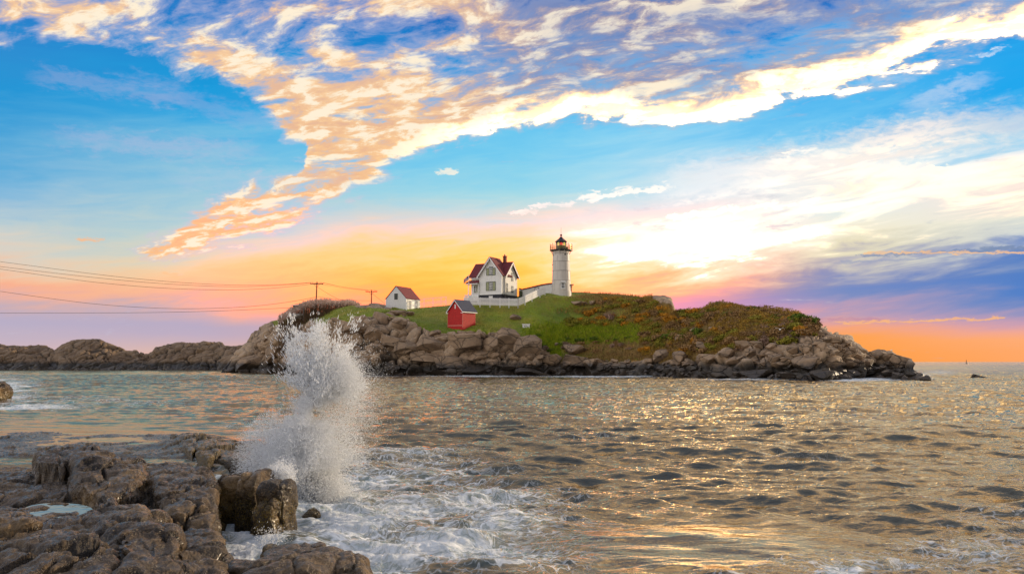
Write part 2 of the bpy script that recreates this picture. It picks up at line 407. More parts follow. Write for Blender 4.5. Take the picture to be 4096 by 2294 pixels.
class MB:
    """collects simple solids, then links them as one mesh object"""
    def __init__(s): s.v = []; s.f = []
    def add(s, vs, fs):
        b = len(s.v); s.v += [tuple(v) for v in vs]; s.f += [tuple(i + b for i in f) for f in fs]; return s
    def box(s, x0, x1, y0, y1, z0, z1):
        return s.add([(x0,y0,z0),(x1,y0,z0),(x1,y1,z0),(x0,y1,z0),(x0,y0,z1),(x1,y0,z1),(x1,y1,z1),(x0,y1,z1)],
                     [(0,3,2,1),(4,5,6,7),(0,1,5,4),(1,2,6,5),(2,3,7,6),(3,0,4,7)])
    def prism(s, poly, a, b, axis='y'):
        """poly: 2D points; extruded along axis from a to b"""
        n = len(poly)
        def P(p, t): return (p[0], t, p[1]) if axis == 'y' else ((t, p[0], p[1]) if axis == 'x' else (p[0], p[1], t))
        vs = [P(p, a) for p in poly] + [P(p, b) for p in poly]
        fs = [tuple(range(n)), tuple(range(2 * n - 1, n - 1, -1))] + [(i, (i + 1) % n + 0, (i + 1) % n + n, i + n) for i in range(n)]
        fs[2:] = [(i, i + n, (i + 1) % n + n, (i + 1) % n) for i in range(n)]
        return s.add(vs, fs)
    def tube(s, p, q, r, r2=None, n=8):
        p = Vector(p); q = Vector(q); r2 = r if r2 is None else r2
        d = (q - p).normalized(); u = d.orthogonal().normalized(); w = d.cross(u)
        vs = []
        for c, rr in ((p, r), (q, r2)):
            for i in range(n):
                a = 2 * math.pi * i / n; vs.append(c + (u * math.cos(a) + w * math.sin(a)) * rr)
        fs = [(i, (i + 1) % n, (i + 1) % n + n, i + n) for i in range(n)] + [tuple(range(n - 1, -1, -1)), tuple(range(n, 2 * n))]
        return s.add(vs, fs)
    def polytube(s, pts, r, n=5):
        for a, b in zip(pts[:-1], pts[1:]): s.tube(a, b, r, r, n)
        return s
    def lathe(s, prof, n=32, cx=0, cy=0):
        b = len(s.v); m = len(prof)
        vs = [(cx + r * math.cos(2 * math.pi * i / n), cy + r * math.sin(2 * math.pi * i / n), z) for r, z in prof for i in range(n)]
        fs = [(j * n + i, j * n + (i + 1) % n, (j + 1) * n + (i + 1) % n, (j + 1) * n + i) for j in range(m - 1) for i in range(n)]
        return s.add(vs, fs)
    def quad(s, a, b, c, d, th=0.0):
        """slab: quad extruded by th along its normal (downwards)"""
        a, b, c, d = map(Vector, (a, b, c, d)); n = (b - a).cross(d - a).normalized() * -th
        return s.add([a, b, c, d, a + n, b + n, c + n, d + n], [(0,1,2,3),(7,6,5,4),(0,4,5,1),(1,5,6,2),(2,6,7,3),(3,7,4,0)])
    def build(s, name, mat, parent=None, smooth=False):
        o = mesh_obj(name, s.v, s.f, mat, parent, smooth)
        bm = bmesh.new(); bm.from_mesh(o.data); bmesh.ops.recalc_face_normals(bm, faces=bm.faces); bm.to_mesh(o.data); bm.free()
        if smooth:
            o.data.set_sharp_from_angle(angle=math.radians(35))
        return o

# ---------------------------------------------------------------- plain materials
def mat_new(name):
    m = bpy.data.materials.new(name); m.use_nodes = True
    t = m.node_tree; b = t.nodes['Principled BSDF']
    return m, NT(t), b
def paint(name, c, rough=0.6, var=0.12, scale=3.0, bump=0.0, boards=None, metal=0.0, dirt=0.0, dirtcol=(0.25,0.2,0.15,1)):
    """c is a linear albedo"""
    m, g, b = mat_new(name)
    p = g.obj()
    n = g.noise(p, scale, 5, 0.6)
    c4 = (c[0], c[1], c[2], 1)
    dk = (c[0] * (1 - var * 2), c[1] * (1 - var * 2), c[2] * (1 - var * 2), 1)
    col = g.mix(g.ss(n, 0.3, 0.7), dk, c4)
    if dirt:
        x, y, z = g.xyz(p)
        st = g.noise(g.vec(x * 2.2, y * 2.2, z * 0.25), 1.5, 5, 0.65)
        col = g.mix(g.ss(st, 0.52, 0.78) * dirt, col, dirtcol)
    if boards:
        x, y, z = g.xyz(p)
        fr = g.math('FRACT', z / boards)
        line = g.ss(fr, 0.0, 0.14, 1.0, 0.0)
        col = g.mix(line * 0.35, col, (c[0] * .45, c[1] * .45, c[2] * .45, 1))
        g.put(b.inputs['Normal'], g.bump(fr, 0.5, boards * 0.25))
    elif bump:
        g.put(b.inputs['Normal'], g.bump(g.noise(p, scale * 6, 5, 0.6), bump, 0.05))
    g.put(b.inputs['Base Color'], col)
    b.inputs['Roughness'].default_value = rough; b.inputs['Metallic'].default_value = metal
    return m
# ---------------------------------------------------------------- sea
def spectrum_tile(N, L, wdir, lmin, lmax, seed, spread=2.0, power=3.6):
    """periodic height field, unit rms"""
    rng = np.random.default_rng(seed)
    k = np.fft.fftfreq(N, L / N) * 2 * np.pi
    kx, ky = np.meshgrid(k, k); kk = np.hypot(kx, ky); kk[0, 0] = 1e9
    amp = kk ** (-power / 2.0)
    amp *= (kk < 2 * np.pi / lmin) * (kk > 2 * np.pi / lmax)
    c = (kx * math.cos(wdir) + ky * math.sin(wdir)) / kk
    amp = amp * (0.05 + np.abs(c) ** spread)
    h = np.fft.ifft2(amp * (rng.standard_normal((N, N)) + 1j * rng.standard_normal((N, N)))).real
    return (h / h.std()).astype(np.float32)
def tile_at(T, L, x, y, rot=0.0):
    c, s = math.cos(rot), math.sin(rot); N = T.shape[0]
    u = ((x * c + y * s) / L * N) % N; v = ((-x * s + y * c) / L * N) % N
    i = np.floor(u).astype(int); j = np.floor(v).astype(int); fu = u - i; fv = v - j; i %= N; j %= N
    i2 = (i + 1) % N; j2 = (j + 1) % N
    return (T[j, i] * (1 - fu) + T[j, i2] * fu) * (1 - fv) + (T[j2, i] * (1 - fu) + T[j2, i2] * fu) * fv
def px_blob(PX, PY, x, y, rx, ry, p=2.0):
    return np.exp(-(((PX - x) / rx) ** 2 + ((PY - y) / ry) ** 2) ** (p / 2.0))

def sea_masks(X, Y):
    P = np.stack([X, Y, np.zeros_like(X)], -1)
    PX, PY = project(P)
    wob = fbm(np.stack([X * 0.35, Y * 0.22, X * 0], -1), 4, 5)
    PXw = PX + wob * 34; PYw = PY + wob * 9
    foam = np.zeros_like(X)
    for (x, y, rx, ry, s) in [
        (300,500,58,22,1.0),(330,520,95,18,.95),(400,512,80,22,.72),(450,545,100,18,.85),(350,552,85,22,1.0),(500,556,75,13,.75),
        (245,528,34,36,1.15),(228,560,32,24,1.15),(330,495,50,14,1.1),(370,480,70,18,.70),(430,470,70,14,.45),(330,462,60,10,.5),(480,500,75,18,.66),(520,528,60,14,.66),(415,455,60,8,.5),
        (262,432,34,6,.45),(24,405,58,6,.9),(8,386,30,9,.8),(120,402,60,4,.35),(200,455,16,8,.5),(218,478,10,12,.8),
        (890,562,120,13,.40),(990,552,70,20,.42),(1000,520,70,12,.22),(930,545,60,10,.30),(700,573,60,6,.2),
        (905,374,35,3.2,.7),(870,378.6,40,1.6,.9),(850,379.5,25,1.4,1.0),(600,376.3,70,.8,.8),(470,376,70,.7,.7),(740,379.8,50,.8,.6),(940,372,22,3,.5),
        (350,376,40,.7,.5),(840,568,30,12,.8),(600,440,60,8,.12),(790,455,80,10,.10)]:
        foam = np.maximum(foam, s * px_blob(PXw if ry > 3 else PX, PYw if ry > 3 else PY, x, y, rx, ry))
    # small ripples die out on the tidal flat and in the glassy swirl
    calm = np.maximum(px_blob(PX, PY, 60, 440, 230, 26, 3.0) * 0.93, px_blob(PXw, PYw, 705, 545, 160, 30, 4.0) * 0.93)
    return PX, PY, foam, calm

def build_sea():
    r = [2.0, 2.8, 3.6, 4.3, 5.0, 5.6, 6.0]
    while r[-1] < 34: r.append(r[-1] + max(0.035, 0.0028 * r[-1]))
    while r[-1] < 170: r.append(r[-1] + 0.0045 * r[-1] * min(1, 60 / r[-1]) + 0.03)
    while r[-1] < 700: r.append(r[-1] + 0.008 * r[-1])
    while r[-1] < 30000: r.append(r[-1] * 1.06)
    r = np.array(r); px = np.concatenate([np.linspace(-1500, -190, 60), np.linspace(-170, 1194, 1060), np.linspace(1214, 2500, 60)])
    a = (px - CX) / F / CP
    Y = r[:, None] * np.ones_like(a)[None]; X = Y * a[None]
    PX, PY, foam, calm = sea_masks(X, Y)
    T1 = spectrum_tile(512, 61.0, math.radians(-84), 0.8, 10, 1, 5.0, 3.8)
    T2 = spectrum_tile(512, 37.0, math.radians(-97), 0.35, 3.6, 2, 3.0, 3.4)
    T3 = spectrum_tile(512, 13.3, math.radians(-88), 0.08, 2.2, 3, 3.0, 3.5)
    T4 = spectrum_tile(256, 90.0, math.radians(-80), 9, 40, 4, 4.0, 3.6)
    far = np.clip(r, 0, 1e9)[:, None]
    f1 = 1 - sstep(350, 900, far); f3 = 1 - sstep(45, 110, far)
    t1 = tile_at(T1, 61.0, X, Y, 0.12); t2 = tile_at(T2, 37.0, X, Y, -0.10); t3 = tile_at(T3, 13.3, X, Y, 0.05)
    # gusts: patches of rougher water
    gust = 0.75 + 0.55 * fbm(np.stack([X * 0.05, Y * 0.03, X * 0], -1), 3, 9)
    h = t1 * 0.046 + t2 * 0.074 + np.maximum(t1, 0) ** 2 * 0.010 + np.maximum(t2, 0) ** 2 * 0.015
    h = h * np.interp(PX, [0, 330, 520], [0.72, 0.80, 1.0]); t3 = t3 * np.interp(PX, [0, 330, 520], [0.8, 0.85, 1.0])
    h = h * gust * f1 + t3 * 0.026 * f3 * (1 + 0.8 * foam)
    h = 0.20 * np.tanh(h / 0.20)
    h = h * (1 - 0.96 * calm) + tile_at(T4, 90.0, X, Y) * 0.07 * (1 - sstep(400, 1200, far)) * (1 - 0.9 * calm)
    sw = fbm(np.stack([X * 0.5, Y * 0.5, X * 0], -1), 3, 55) * 30; PXs = PX + sw; PYs = PY + sw * 0.3 - (PX - 690) * 0.06
    # swell shapes near the camera: smooth rise over a drowned rock on the right, a ridge of slack water
    h = h + 0.07 * px_blob(PXs, PYs, 690, 536, 90, 10, 2)
    h = h + 0.06 * px_blob(PXs, PYs, 590, 545, 60, 8, 2) + 0.10 * px_blob(PX, PY, 430, 545, 45, 8)
    froth = fbm(np.stack([X * 3.2, Y * 3.2, X * 0], -1), 4, 21, 0.6)
    h = h + foam * froth * 0.085 * (1 - sstep(25, 80, far))
    V = np.stack([X, Y, h], -1)
    Fc = grid_faces(*h.shape)
    # ---- material
    m, g, b = mat_new("sea_water")
    p = g.pos(); x, y, z = g.xyz(p)
    fo = g.attr('foam'); ca = g.attr('calm'); dist = g.attr('dist')
    wv = g.noise(g.vec(x * 0.8, y * 0.5, 0.0), 1.0, 4, 0.6, 1.0, col=True)
    wx, wy, _w = g.xyz(wv)
    fx = x + (wx - 0.5) * 1.6; fy = y + (wy - 0.5) * 1.6
    fn = g.noise(g.vec(fx * 0.9, fy * 2.0, 1.0), 2.6, 8, 0.70, 0.6)
    fv = g.voro(g.vec(fx * 1.5, fy * 2.6, 2.0), 2.4, 'DISTANCE_TO_EDGE')
    lace = g.ss(fv, 0.16, 0.0) * 0.22
    fm = g.ss(fn + lace + fo * 0.62, 0.66, 1.12) * g.ss(fo, 0.03, 0.12)
    aer = g.ss(fo, 0.15, 0.9)
    deep = g.mix(aer * 0.75, (0.002, 0.006, 0.015, 1), (0.12, 0.24, 0.25, 1))
    rough = g.ss(dist, 20, 300, 0.06, 0.16, kind='LINEAR')
    n1 = g.noise(g.vec(x * 0.7, y * 1.3, 0.0), 5.0, 5, 0.6, 0.3)
    n2 = g.noise(g.vec(x * 0.50, y * 1.25, 3.0), 1.6, 5, 0.62, 0.4)
    hh = n1 * 0.014 + n2 * 0.075
    hs = hh * (1.0 - ca * 0.85)
    hf = fn * 0.10 * aer
    bmp = g.new('ShaderNodeBump'); g.put(bmp.inputs['Height'], hs + hf); bmp.inputs['Distance'].default_value = 1.0
    bmp.inputs['Strength'].default_value = 0.9
    nrm = E(g, bmp.outputs[0])
    foamc = g.mix(g.ss(fn, 0.35, 0.75), (0.50, 0.56, 0.62, 1), (0.86, 0.87, 0.88, 1))
    g.put(b.inputs['Base Color'], g.mix(fm, deep, foamc))
    b.inputs['Roughness'].default_value = 0.7; b.inputs['Specular IOR Level'].default_value = 0.0
    g.put(b.inputs['Normal'], nrm)
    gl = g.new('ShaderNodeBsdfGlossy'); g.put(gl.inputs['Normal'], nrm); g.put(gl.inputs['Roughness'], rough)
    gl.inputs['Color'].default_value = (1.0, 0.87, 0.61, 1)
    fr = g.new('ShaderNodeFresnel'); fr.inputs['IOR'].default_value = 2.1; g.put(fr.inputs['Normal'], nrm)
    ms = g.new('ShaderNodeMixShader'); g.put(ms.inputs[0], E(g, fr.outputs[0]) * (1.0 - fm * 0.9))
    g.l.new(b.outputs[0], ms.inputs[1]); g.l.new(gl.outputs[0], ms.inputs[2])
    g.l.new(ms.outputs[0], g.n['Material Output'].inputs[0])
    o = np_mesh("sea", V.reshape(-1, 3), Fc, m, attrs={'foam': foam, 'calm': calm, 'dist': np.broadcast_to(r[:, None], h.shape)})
    tag(o, kind='structure')
    return o
SEA = build_sea()
# ---------------------------------------------------------------- rock and turf materials
def terrain_material(name="island_ground", gain=1.0):
    m, g, b = mat_new(name)
    p = g.pos(); x, y, z = g.xyz(p)
    rock = g.attr('rock'); cell = g.attr('cell'); crev = g.attr('crev'); dry = g.attr('dry')
    n = g.noise(p, 0.35, 6, 0.62); nf = g.noise(p, 2.6, 6, 0.65); nn = g.noise(p, 9.0, 4, 0.6)
    # granite
    rc = g.ramp(cell * 0.6 + n * 0.45, [(0.15, (0.165, 0.110, 0.066, 1)), (0.40, (0.30, 0.20, 0.122, 1)), (0.6, (0.39, 0.28, 0.185, 1)), (0.85, (0.40, 0.275, 0.165, 1))])
    rc = g.mix(g.ss(nf, 0.42, 0.72) * 0.55, rc, (0.135, 0.115, 0.095, 1))
    rc = g.mix(g.ss(nn, 0.56, 0.72) * 0.35, rc, (0.44, 0.38, 0.31, 1))
    rc = g.mix(g.ss(crev, 0.055, 0.0) * 0.85, rc, (0.028, 0.022, 0.017, 1))
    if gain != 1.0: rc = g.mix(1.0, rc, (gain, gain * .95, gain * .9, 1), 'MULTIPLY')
    # tide band: dark algae, then rusty weed
    zt = z + (n - 0.5) * 2.6 + (nf - 0.5) * 0.8
    rc = g.mix(g.ss(zt, 3.5, 1.7) * 0.95, rc, (0.020, 0.018, 0.016, 1))
    rc = g.mix(g.ss(zt, 0.9, 0.5) * 0.5 * g.ss(nf, 0.45, 0.6), rc, (0.075, 0.038, 0.015, 1))
    # turf
    tc = g.ramp(g.noise(p, 0.12, 5, 0.6), [(0.30, (0.085, 0.150, 0.006, 1)), (0.5, (0.200, 0.245, 0.010, 1)), (0.7, (0.320, 0.270, 0.018, 1))])
    tc = g.mix(g.ss(g.noise(p, 0.9, 5, 0.65), 0.50, 0.70) * 0.6, tc, (0.160, 0.115, 0.035, 1))
    dc = g.ramp(g.noise(p, 0.5, 6, 0.7), [(0.3, (0.085, 0.062, 0.020, 1)), (0.5, (0.21, 0.130, 0.032, 1)), (0.7, (0.34, 0.170, 0.030, 1))])
    tc = g.mix(dry, tc, dc)
    edge = g.ss(rock + (nf - 0.5) * 0.5, 0.42, 0.56)
    g.put(b.inputs['Base Color'], g.mix(edge, tc, rc))
    g.put(b.inputs['Roughness'], g.ss(zt, 1.2, 2.6, 0.42, 0.85))
    hb = nf * 0.30 + nn * 0.07 + g.noise(p, 1.0, 5, 0.6) * 0.3
    g.put(b.inputs['Normal'], g.bump(hb, 0.8, 0.55))
    return m
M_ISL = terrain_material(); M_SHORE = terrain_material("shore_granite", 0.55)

def block_relief(P, size, seed, amp):
    """rounded joint-bounded granite blocks"""
    W = P + 0.9 * np.stack([fbm(P * 0.22, 3, seed + 30), fbm(P * 0.22 + 9, 3, seed + 31), fbm(P * 0.22 + 5, 3, seed + 32)], -1) * size[0] * 0.35
    a = math.radians(24); R = np.stack([W[..., 0] * math.cos(a) + W[..., 2] * math.sin(a), W[..., 1], -W[..., 0] * math.sin(a) + W[..., 2] * math.cos(a)], -1)
    Q = R / np.array(size)
    F1, F2, c, tl = worley(Q, seed, 0.85)
    e = F2 - F1
    dome = 1 - np.exp(-e * 11.0)
    return amp * (dome - 0.8) + (amp * 1.0 * (c - 0.5) + amp * 2.2 * tl) * np.minimum(1, e * 9), e, c

def build_ridge(name, cols, px0, px1, ncol, offs, rockfn, dryfn, blocks, smooth_px=7, back=((8, -1.5), (26, -7), (55, -16)), counts=(120, 34, 44, 40), seed=3, mat=None):
    """cols: (px, waterline py, L1 py, L2 py, L3 py, skyline py, [depth offsets])"""
    px = np.linspace(px0, px1, ncol)
    k = [c[0] for c in cols]
    pys = [smooth1(np.interp(px, k, [c[i] for c in cols]), smooth_px) for i in range(1, 6)]
    dw = on_plane(px, pys[0], 0.0)[:, 1]
    dw = smooth1(dw, 31)
    of = [np.interp(px, k, [(c[6] if len(c) > 6 else offs)[j] for c in cols]) for j in range(4)]
    lines = []
    w0 = at(px, pys[0], dw); w0[:, 2] = -1.2; w0[:, 1] -= 0.8
    lines.append(w0)
    w1 = at(px, pys[0], dw); w1[:, 2] = 0.0; lines.append(w1)
    for j in range(4): lines.append(at(px, pys[j + 1], dw + smooth1(of[j], 15)))
    for (dy, dz) in back:
        q = lines[5].copy(); q[:, 0] *= (q[:, 1] + dy) / q[:, 1]; q[:, 1] += dy
        q[:, 2] = np.where(q[:, 2] > 4, np.maximum(q[:, 2] + dz, -1.5), q[:, 2] + dz); lines.append(q)
    cnt = [6] + list(counts) + [14, 12, 10]
    rows = []; vv = []
    for i, c in enumerate(cnt):
        t = np.arange(c) / c
        for tt in t: rows.append(lines[i] * (1 - tt) + lines[i + 1] * tt); vv.append(i - 1 + tt)
    rows.append(lines[-1]); vv.append(len(cnt) - 1)
    P = np.array(rows); vv = np.array(vv)[:, None] * np.ones(ncol)[None]
    # soften the profile creases
    for _ in range(10):
        Q = P.copy(); Q[1:-1] = (P[:-2] + 2 * P[1:-1] + P[2:]) / 4
        keep = (np.abs(vv[1:-1] - 4) < 0.08)[..., None]
        P[1:-1] = np.where(keep, P[1:-1], Q[1:-1])
    N = grid_normals(P)
    N = np.where(N[..., 2:3] < 0, -N, N)
    N[..., 1] = np.where(vv > 4.1, N[..., 1], -np.abs(N[..., 1]))
    for _ in range(6): N[1:-1] = (N[:-2] + N[1:-1] + N[2:]) / 3
    N /= np.linalg.norm(N, axis=-1, keepdims=True)
    PX = px[None] * np.ones_like(vv)
    rock = rockfn(PX, vv, P); dry = dryfn(PX, vv, P)
    rock = np.clip(rock, 0, 1)
    disp = np.zeros_like(vv); crev = np.ones_like(vv); cell = np.full_like(vv, 0.5)
    for (size, amp, sd) in blocks:
        d, e, c = block_relief(P, size, sd, amp)
        disp += d; crev = np.minimum(crev, e); cell = np.where(amp >= blocks[0][1], c, cell * 0.6 + c * 0.4)
    disp += fbm(P * 1.1, 5, seed + 2, 0.55) * 0.28
    top = sstep(0.5, 0.15, np.abs(vv - 4.0))                 # keep the skyline where it is
    disp = disp * rock * (1 - 0.75 * top)
    turf = fbm(P * np.array([0.25, 0.25, 0.25]), 4, seed + 8) * 0.35 + fbm(P * 1.6, 3, seed + 9) * 0.10
    disp += turf * (1 - rock) * (1 - 0.6 * top) * sstep(0.0, 0.5, vv)
    P = P + N * disp[..., None]
    o = np_mesh(name, P.reshape(-1, 3), grid_faces(*vv.shape)[:, ::-1], mat or M_ISL, attrs={'rock': rock, 'dry': dry, 'crev': crev, 'cell': cell})
    tag(o, kind='structure')
    return o

ISL = [
 (222,372.2,371,370,369,368,[2,3,4,5]), (232,372.2,366,363,360,357,[3,5,7,10]),
 (243,372.2,356,352,348,344,[4,7,12,16]), (254,372.3,350,343,338,334,[5,8,14,20]), (264,372.4,346,336,331,327), (271,372.4,341,330,325,320.7),
 (282,372.5,337,327,322,318.6), (300,373,334,325,320,316), (322,374,332,322,317,313), (335,374.8,330,319,313,308.5), (350,375.2,328,317,310,305),
 (375,375.3,328,316,309,303.2), (390,375.3,331,318,311,306), (415,375.3,333,321,313,308), (425,375.3,335,322,312,307), (448,375.3,331,325,313,305),
 (475,375.3,329,324.5,304.5,298.6), (500,375.3,332,326,305,298.8), (518,375.3,336,328,305.2,296), (532,375.3,340,330,300,293),
 (545,375.2,348,333,295.4,291.5), (556,375.1,352,335,296,291.3), (575,375,353,336,298,291.5), (593,375.1,352,337,300,292.4), (620,375.5,353,339,304,294),
 (643,376,355,341,310,297), (650,376.2,356,342,311,296), (655,376.3,356,342,312,294.9), (664,376.5,356,343,314,294.6), (670,376.7,356,343,316,296.4), (672.5,376.8,356,343,318,303), (675,376.9,356,343,322,310.5), (682,377,357,344,325,312),
 (694,377.4,357,342,322,311), (711,378.2,356,338,318,304.3), (726,378.5,352,336,316,302.7), (748,378.9,349,333,317,307.2), (775,379,345,331,319,310.5),
 (799,379.5,338,328,320.5,314.2,[6,9,16,24]), (806,379.7,338,329,323,317,[6,9,15,22]), (814,379.8,340,333,327,321.7,[6,8,13,18]), (826,379.8,349,342,335,328.5,[5,8,11,15]), (835,379.6,353,347,341,335,[5,7,10,13]), (849,379.2,359,352,345,339,[5,7,10,13]),
 (858,378.8,362,356,350,344.5,[4,6,8,11]), (869,378.3,366,360,356,351.5,[4,6,8,10]), (878,378.4,365,359,353,348.6,[4,6,8,10]), (891,378.8,365,359,354,350.5,[4,6,8,10]), (901,379,368,363,359,356.5,[3,5,7,9]), (909,379.4,371,367,364,361.6,[3,4,5,7]),
 (913,379.6,375,373,371,369,[2,3,4,5]), (925,380,379,378,377,376,[1,2,3,4]), (940,380.5,381,381.5,382,382,[1,2,3,4]),
]
def isl_rock(PX, vv, P):
    nz = fbm(P * 0.16, 4, 77) * 0.5
    lim = np.interp(PX, [222, 262, 275, 330, 348, 360, 420, 430, 470, 520, 545, 560, 575, 600, 640, 690, 712, 740, 770, 790, 803, 812], [9, 9, 2.6, 1.8, 1.7, 2.2, 1.9, 1.15, 1.05, 1.0, 0.85, 0.55, 0.5, 0.6, 0.6, 0.85, 1.05, 1.25, 1.7, 2.2, 3.2, 9])
    r = sstep(0.22, -0.22, vv - lim + nz * 0.9)
    # bare domes in the turf
    r = np.maximum(r, sstep(1.2, 0.7, np.hypot((PX - 376) / 22, (vv - 3.85) / 0.55)))
    r = np.maximum(r, sstep(1.2, 0.7, np.hypot((PX - 664) / 12, (vv - 3.9) / 0.45)))
    r = np.maximum(r, sstep(1.1, 0.8, np.hypot((PX - 395) / 13, (vv - 2.7) / 0.35)))
    return r
def isl_dry(PX, vv, P):
    d = np.interp(PX, [222, 420, 540, 575, 610, 660, 1000], [0.25, 0.12, 0.12, 0.25, 0.65, 1.0, 1.0]) * sstep(0.9, 1.6, vv + fbm(P * 0.2, 3, 5) * 0.5)
    d = np.clip(d + fbm(P * .09, 4, 91) * .55 * sstep(535, 580, PX), 0, 1)
    bank = np.maximum(sstep(1.15, 0.7, vv) * sstep(535, 560, PX), sstep(2.0, 1.6, vv + fbm(P * .3, 3, 6) * .3) * sstep(550, 580, PX))
    green = np.exp(-(((PX - 575) / 45) ** 2 + ((vv - 1.75) / 0.45) ** 2))
    return np.clip(np.maximum(d, bank) + fbm(P * 0.3, 3, 15) * 0.25 - green * 0.9 * sstep(1.55, 1.9, vv), 0, 1)
ISLAND = build_ridge("island_terrain", ISL, 222, 940, 1180, [6, 10, 20, 30], isl_rock, isl_dry,
                     [((6.4, 6.5, 3.4), 1.5, 11), ((2.7, 3.0, 1.5), 0.42, 23)])

LEFT = [
 (-160,369.6,362,356,350,346),(-60,369.6,360,354,348,343.5),(0,369.6,359,353,347,342.5),(8,369.6,359,353,348,345),(27,369.6,359,353,348.5,345),(38,369.6,359,353,348,344),(47,369.6,360,354,349,344.8),(54,369.6,361,356,352,349),(60,369.6,360,353,349,345),
 (71,369.6,358,351,345,340),(82,369.6,357,350,344,338.8),(100,369.6,358,350,344,338),(109,369.6,360,352,347,342.5),(115,369.6,361,354,349,345),(128,369.6,362,357,353,350),(136,369.6,363,358,354,350),
 (138,369.6,363,358,355,352.5),(145,369.6,364,360,357,354),(149,369.6,363,359,356,353.4),(154,369.6,361,356,353,350.5),(156,369.6,360,354,350,346),(170,369.6,359,352,347,343),(182,369.6,358,350,345,341),(190,369.6,358,351,346,343),(200,369.6,358,351,346,342.5),
 (205,369.6,357,350,344,340),(211,369.6,358,351,345,341),(221,369.6,358,352,346,341.5),(225,369.8,359,353,348,345),(236,370,360,354,349,345),(244,370.3,360,353,347,344),(262,370.8,362,356,351,348),(280,371.2,366,362,358,356)]
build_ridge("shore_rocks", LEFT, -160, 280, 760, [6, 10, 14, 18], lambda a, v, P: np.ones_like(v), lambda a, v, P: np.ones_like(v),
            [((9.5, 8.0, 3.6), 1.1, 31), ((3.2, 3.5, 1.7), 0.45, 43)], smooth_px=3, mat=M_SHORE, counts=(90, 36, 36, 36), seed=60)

def bvh_of(objs):
    vs = []; fs = []
    for o in objs:
        me = o.data; n = len(me.vertices); co = np.empty(n * 3, np.float32); me.vertices.foreach_get('co', co)
        li = np.empty(len(me.loops), np.int32); me.loops.foreach_get('vertex_index', li)
        b = len(vs); vs += co.reshape(-1, 3).tolist(); fs += (li.reshape(-1, 4) + b).tolist()
    return BVHTree.FromPolygons(vs, fs)
ISL_BVH = bvh_of([ISLAND])
def ground(x, y, default=0.0):
    h = ISL_BVH.ray_cast(Vector((x, y, 80)), Vector((0, 0, -1)))
    return h[0].z if h[0] is not None else default
def hit(px, py):
    x, y, z = ray(px, py); h = ISL_BVH.ray_cast(Vector((0, 0, CAMZ)), Vector((float(x), float(y), float(z))).normalized())
    return h[0]
# ---------------------------------------------------------------- materials for the station
M_WHITE = paint("white_clapboard", (0.78, 0.77, 0.75), 0.7, 0.04, 1.2, boards=0.16, dirt=0.15, dirtcol=(0.45, 0.42, 0.38, 1))
M_WHITEP = paint("white_painted_wood", (0.80, 0.79, 0.77), 0.6, 0.04, 1.5)
M_SHINGLE = paint("white_shingle", (0.70, 0.70, 0.70), 0.8, 0.08, 4.0, boards=0.20, dirt=0.2, dirtcol=(0.40, 0.38, 0.35, 1))
M_ROOF = paint("red_shingle_roof", (0.17, 0.018, 0.024), 0.8, 0.18, 2.5, bump=0.5)
M_GREYROOF = paint("slate_grey_roof", (0.036, 0.046, 0.090), 0.75, 0.2, 3.0, bump=0.5)
M_BRICK = paint("chimney_brick", (0.16, 0.045, 0.035), 0.9, 0.25, 8.0, bump=0.6)
M_REDBRICK = paint("red_painted_brick", (0.50, 0.008, 0.007), 0.7, 0.14, 3.0, boards=0.22, dirt=0.3, dirtcol=(0.42, 0.06, 0.04, 1))
M_FOUND = paint("dark_foundation", (0.040, 0.040, 0.052), 0.85, 0.25, 3.0, bump=0.5)
M_GREEN = paint("green_painted_wood", (0.045, 0.060, 0.022), 0.6, 0.1, 3.0)
M_TRIM = paint("dark_green_trim", (0.018, 0.026, 0.020), 0.5, 0.1, 3.0)
M_SHUT = paint("olive_shutter", (0.34, 0.36, 0.20), 0.6, 0.1, 3.0, boards=0.09)
M_BLACK = paint("black_ironwork", (0.014, 0.015, 0.020), 0.4, 0.2, 3.0)
M_IRON = paint("white_cast_iron", (0.60, 0.56, 0.50), 0.55, 0.06, 0.8, dirt=0.45, dirtcol=(0.36, 0.30, 0.24, 1))
M_BRASS = paint("yellow_rail", (0.55, 0.42, 0.05), 0.35, 0.1, 3.0, metal=0.4)
M_WOOD = paint("tarred_pole_wood", (0.045, 0.035, 0.028), 0.85, 0.3, 3.0)
M_GREYWOOD = paint("weathered_wood", (0.26, 0.26, 0.28), 0.85, 0.2, 3.0)
M_RING = paint("ring_iron", (0.36, 0.34, 0.32), 0.6, 0.1, 3.0)
M_SEAM = paint("seam_iron", (0.17, 0.16, 0.15), 0.7, 0.1, 3.0)
def glass_mat(name, tint=(0.02, 0.025, 0.03, 1), rough=0.06):
    m, g, b = mat_new(name)
    g.put(b.inputs['Base Color'], g.mix(g.ss(g.noise(g.obj(), 2.0, 3), 0.35, 0.65), tint, tuple(min(1, c * 2.2) for c in tint[:3]) + (1,)))
    b.inputs['Roughness'].default_value = rough; b.inputs['Specular IOR Level'].default_value = 0.8
    return m
M_GLASS = glass_mat("window_glass")
def clear_glass(name):
    m = bpy.data.materials.new(name); m.use_nodes = True; t = m.node_tree; t.nodes.clear(); g = NT(t)
    tr = g.new('ShaderNodeBsdfTransparent'); tr.inputs[0].default_value = (0.93, 0.95, 0.80, 1)
    gl = g.new('ShaderNodeBsdfGlossy'); gl.inputs['Roughness'].default_value = 0.03
    fr = g.new('ShaderNodeFresnel'); fr.inputs[0].default_value = 1.45
    mx = g.new('ShaderNodeMixShader'); out = g.new('ShaderNodeOutputMaterial')
    t.links.new(fr.outputs[0], mx.inputs[0]); t.links.new(tr.outputs[0], mx.inputs[1]); t.links.new(gl.outputs[0], mx.inputs[2]); t.links.new(mx.outputs[0], out.inputs[0])
    return m
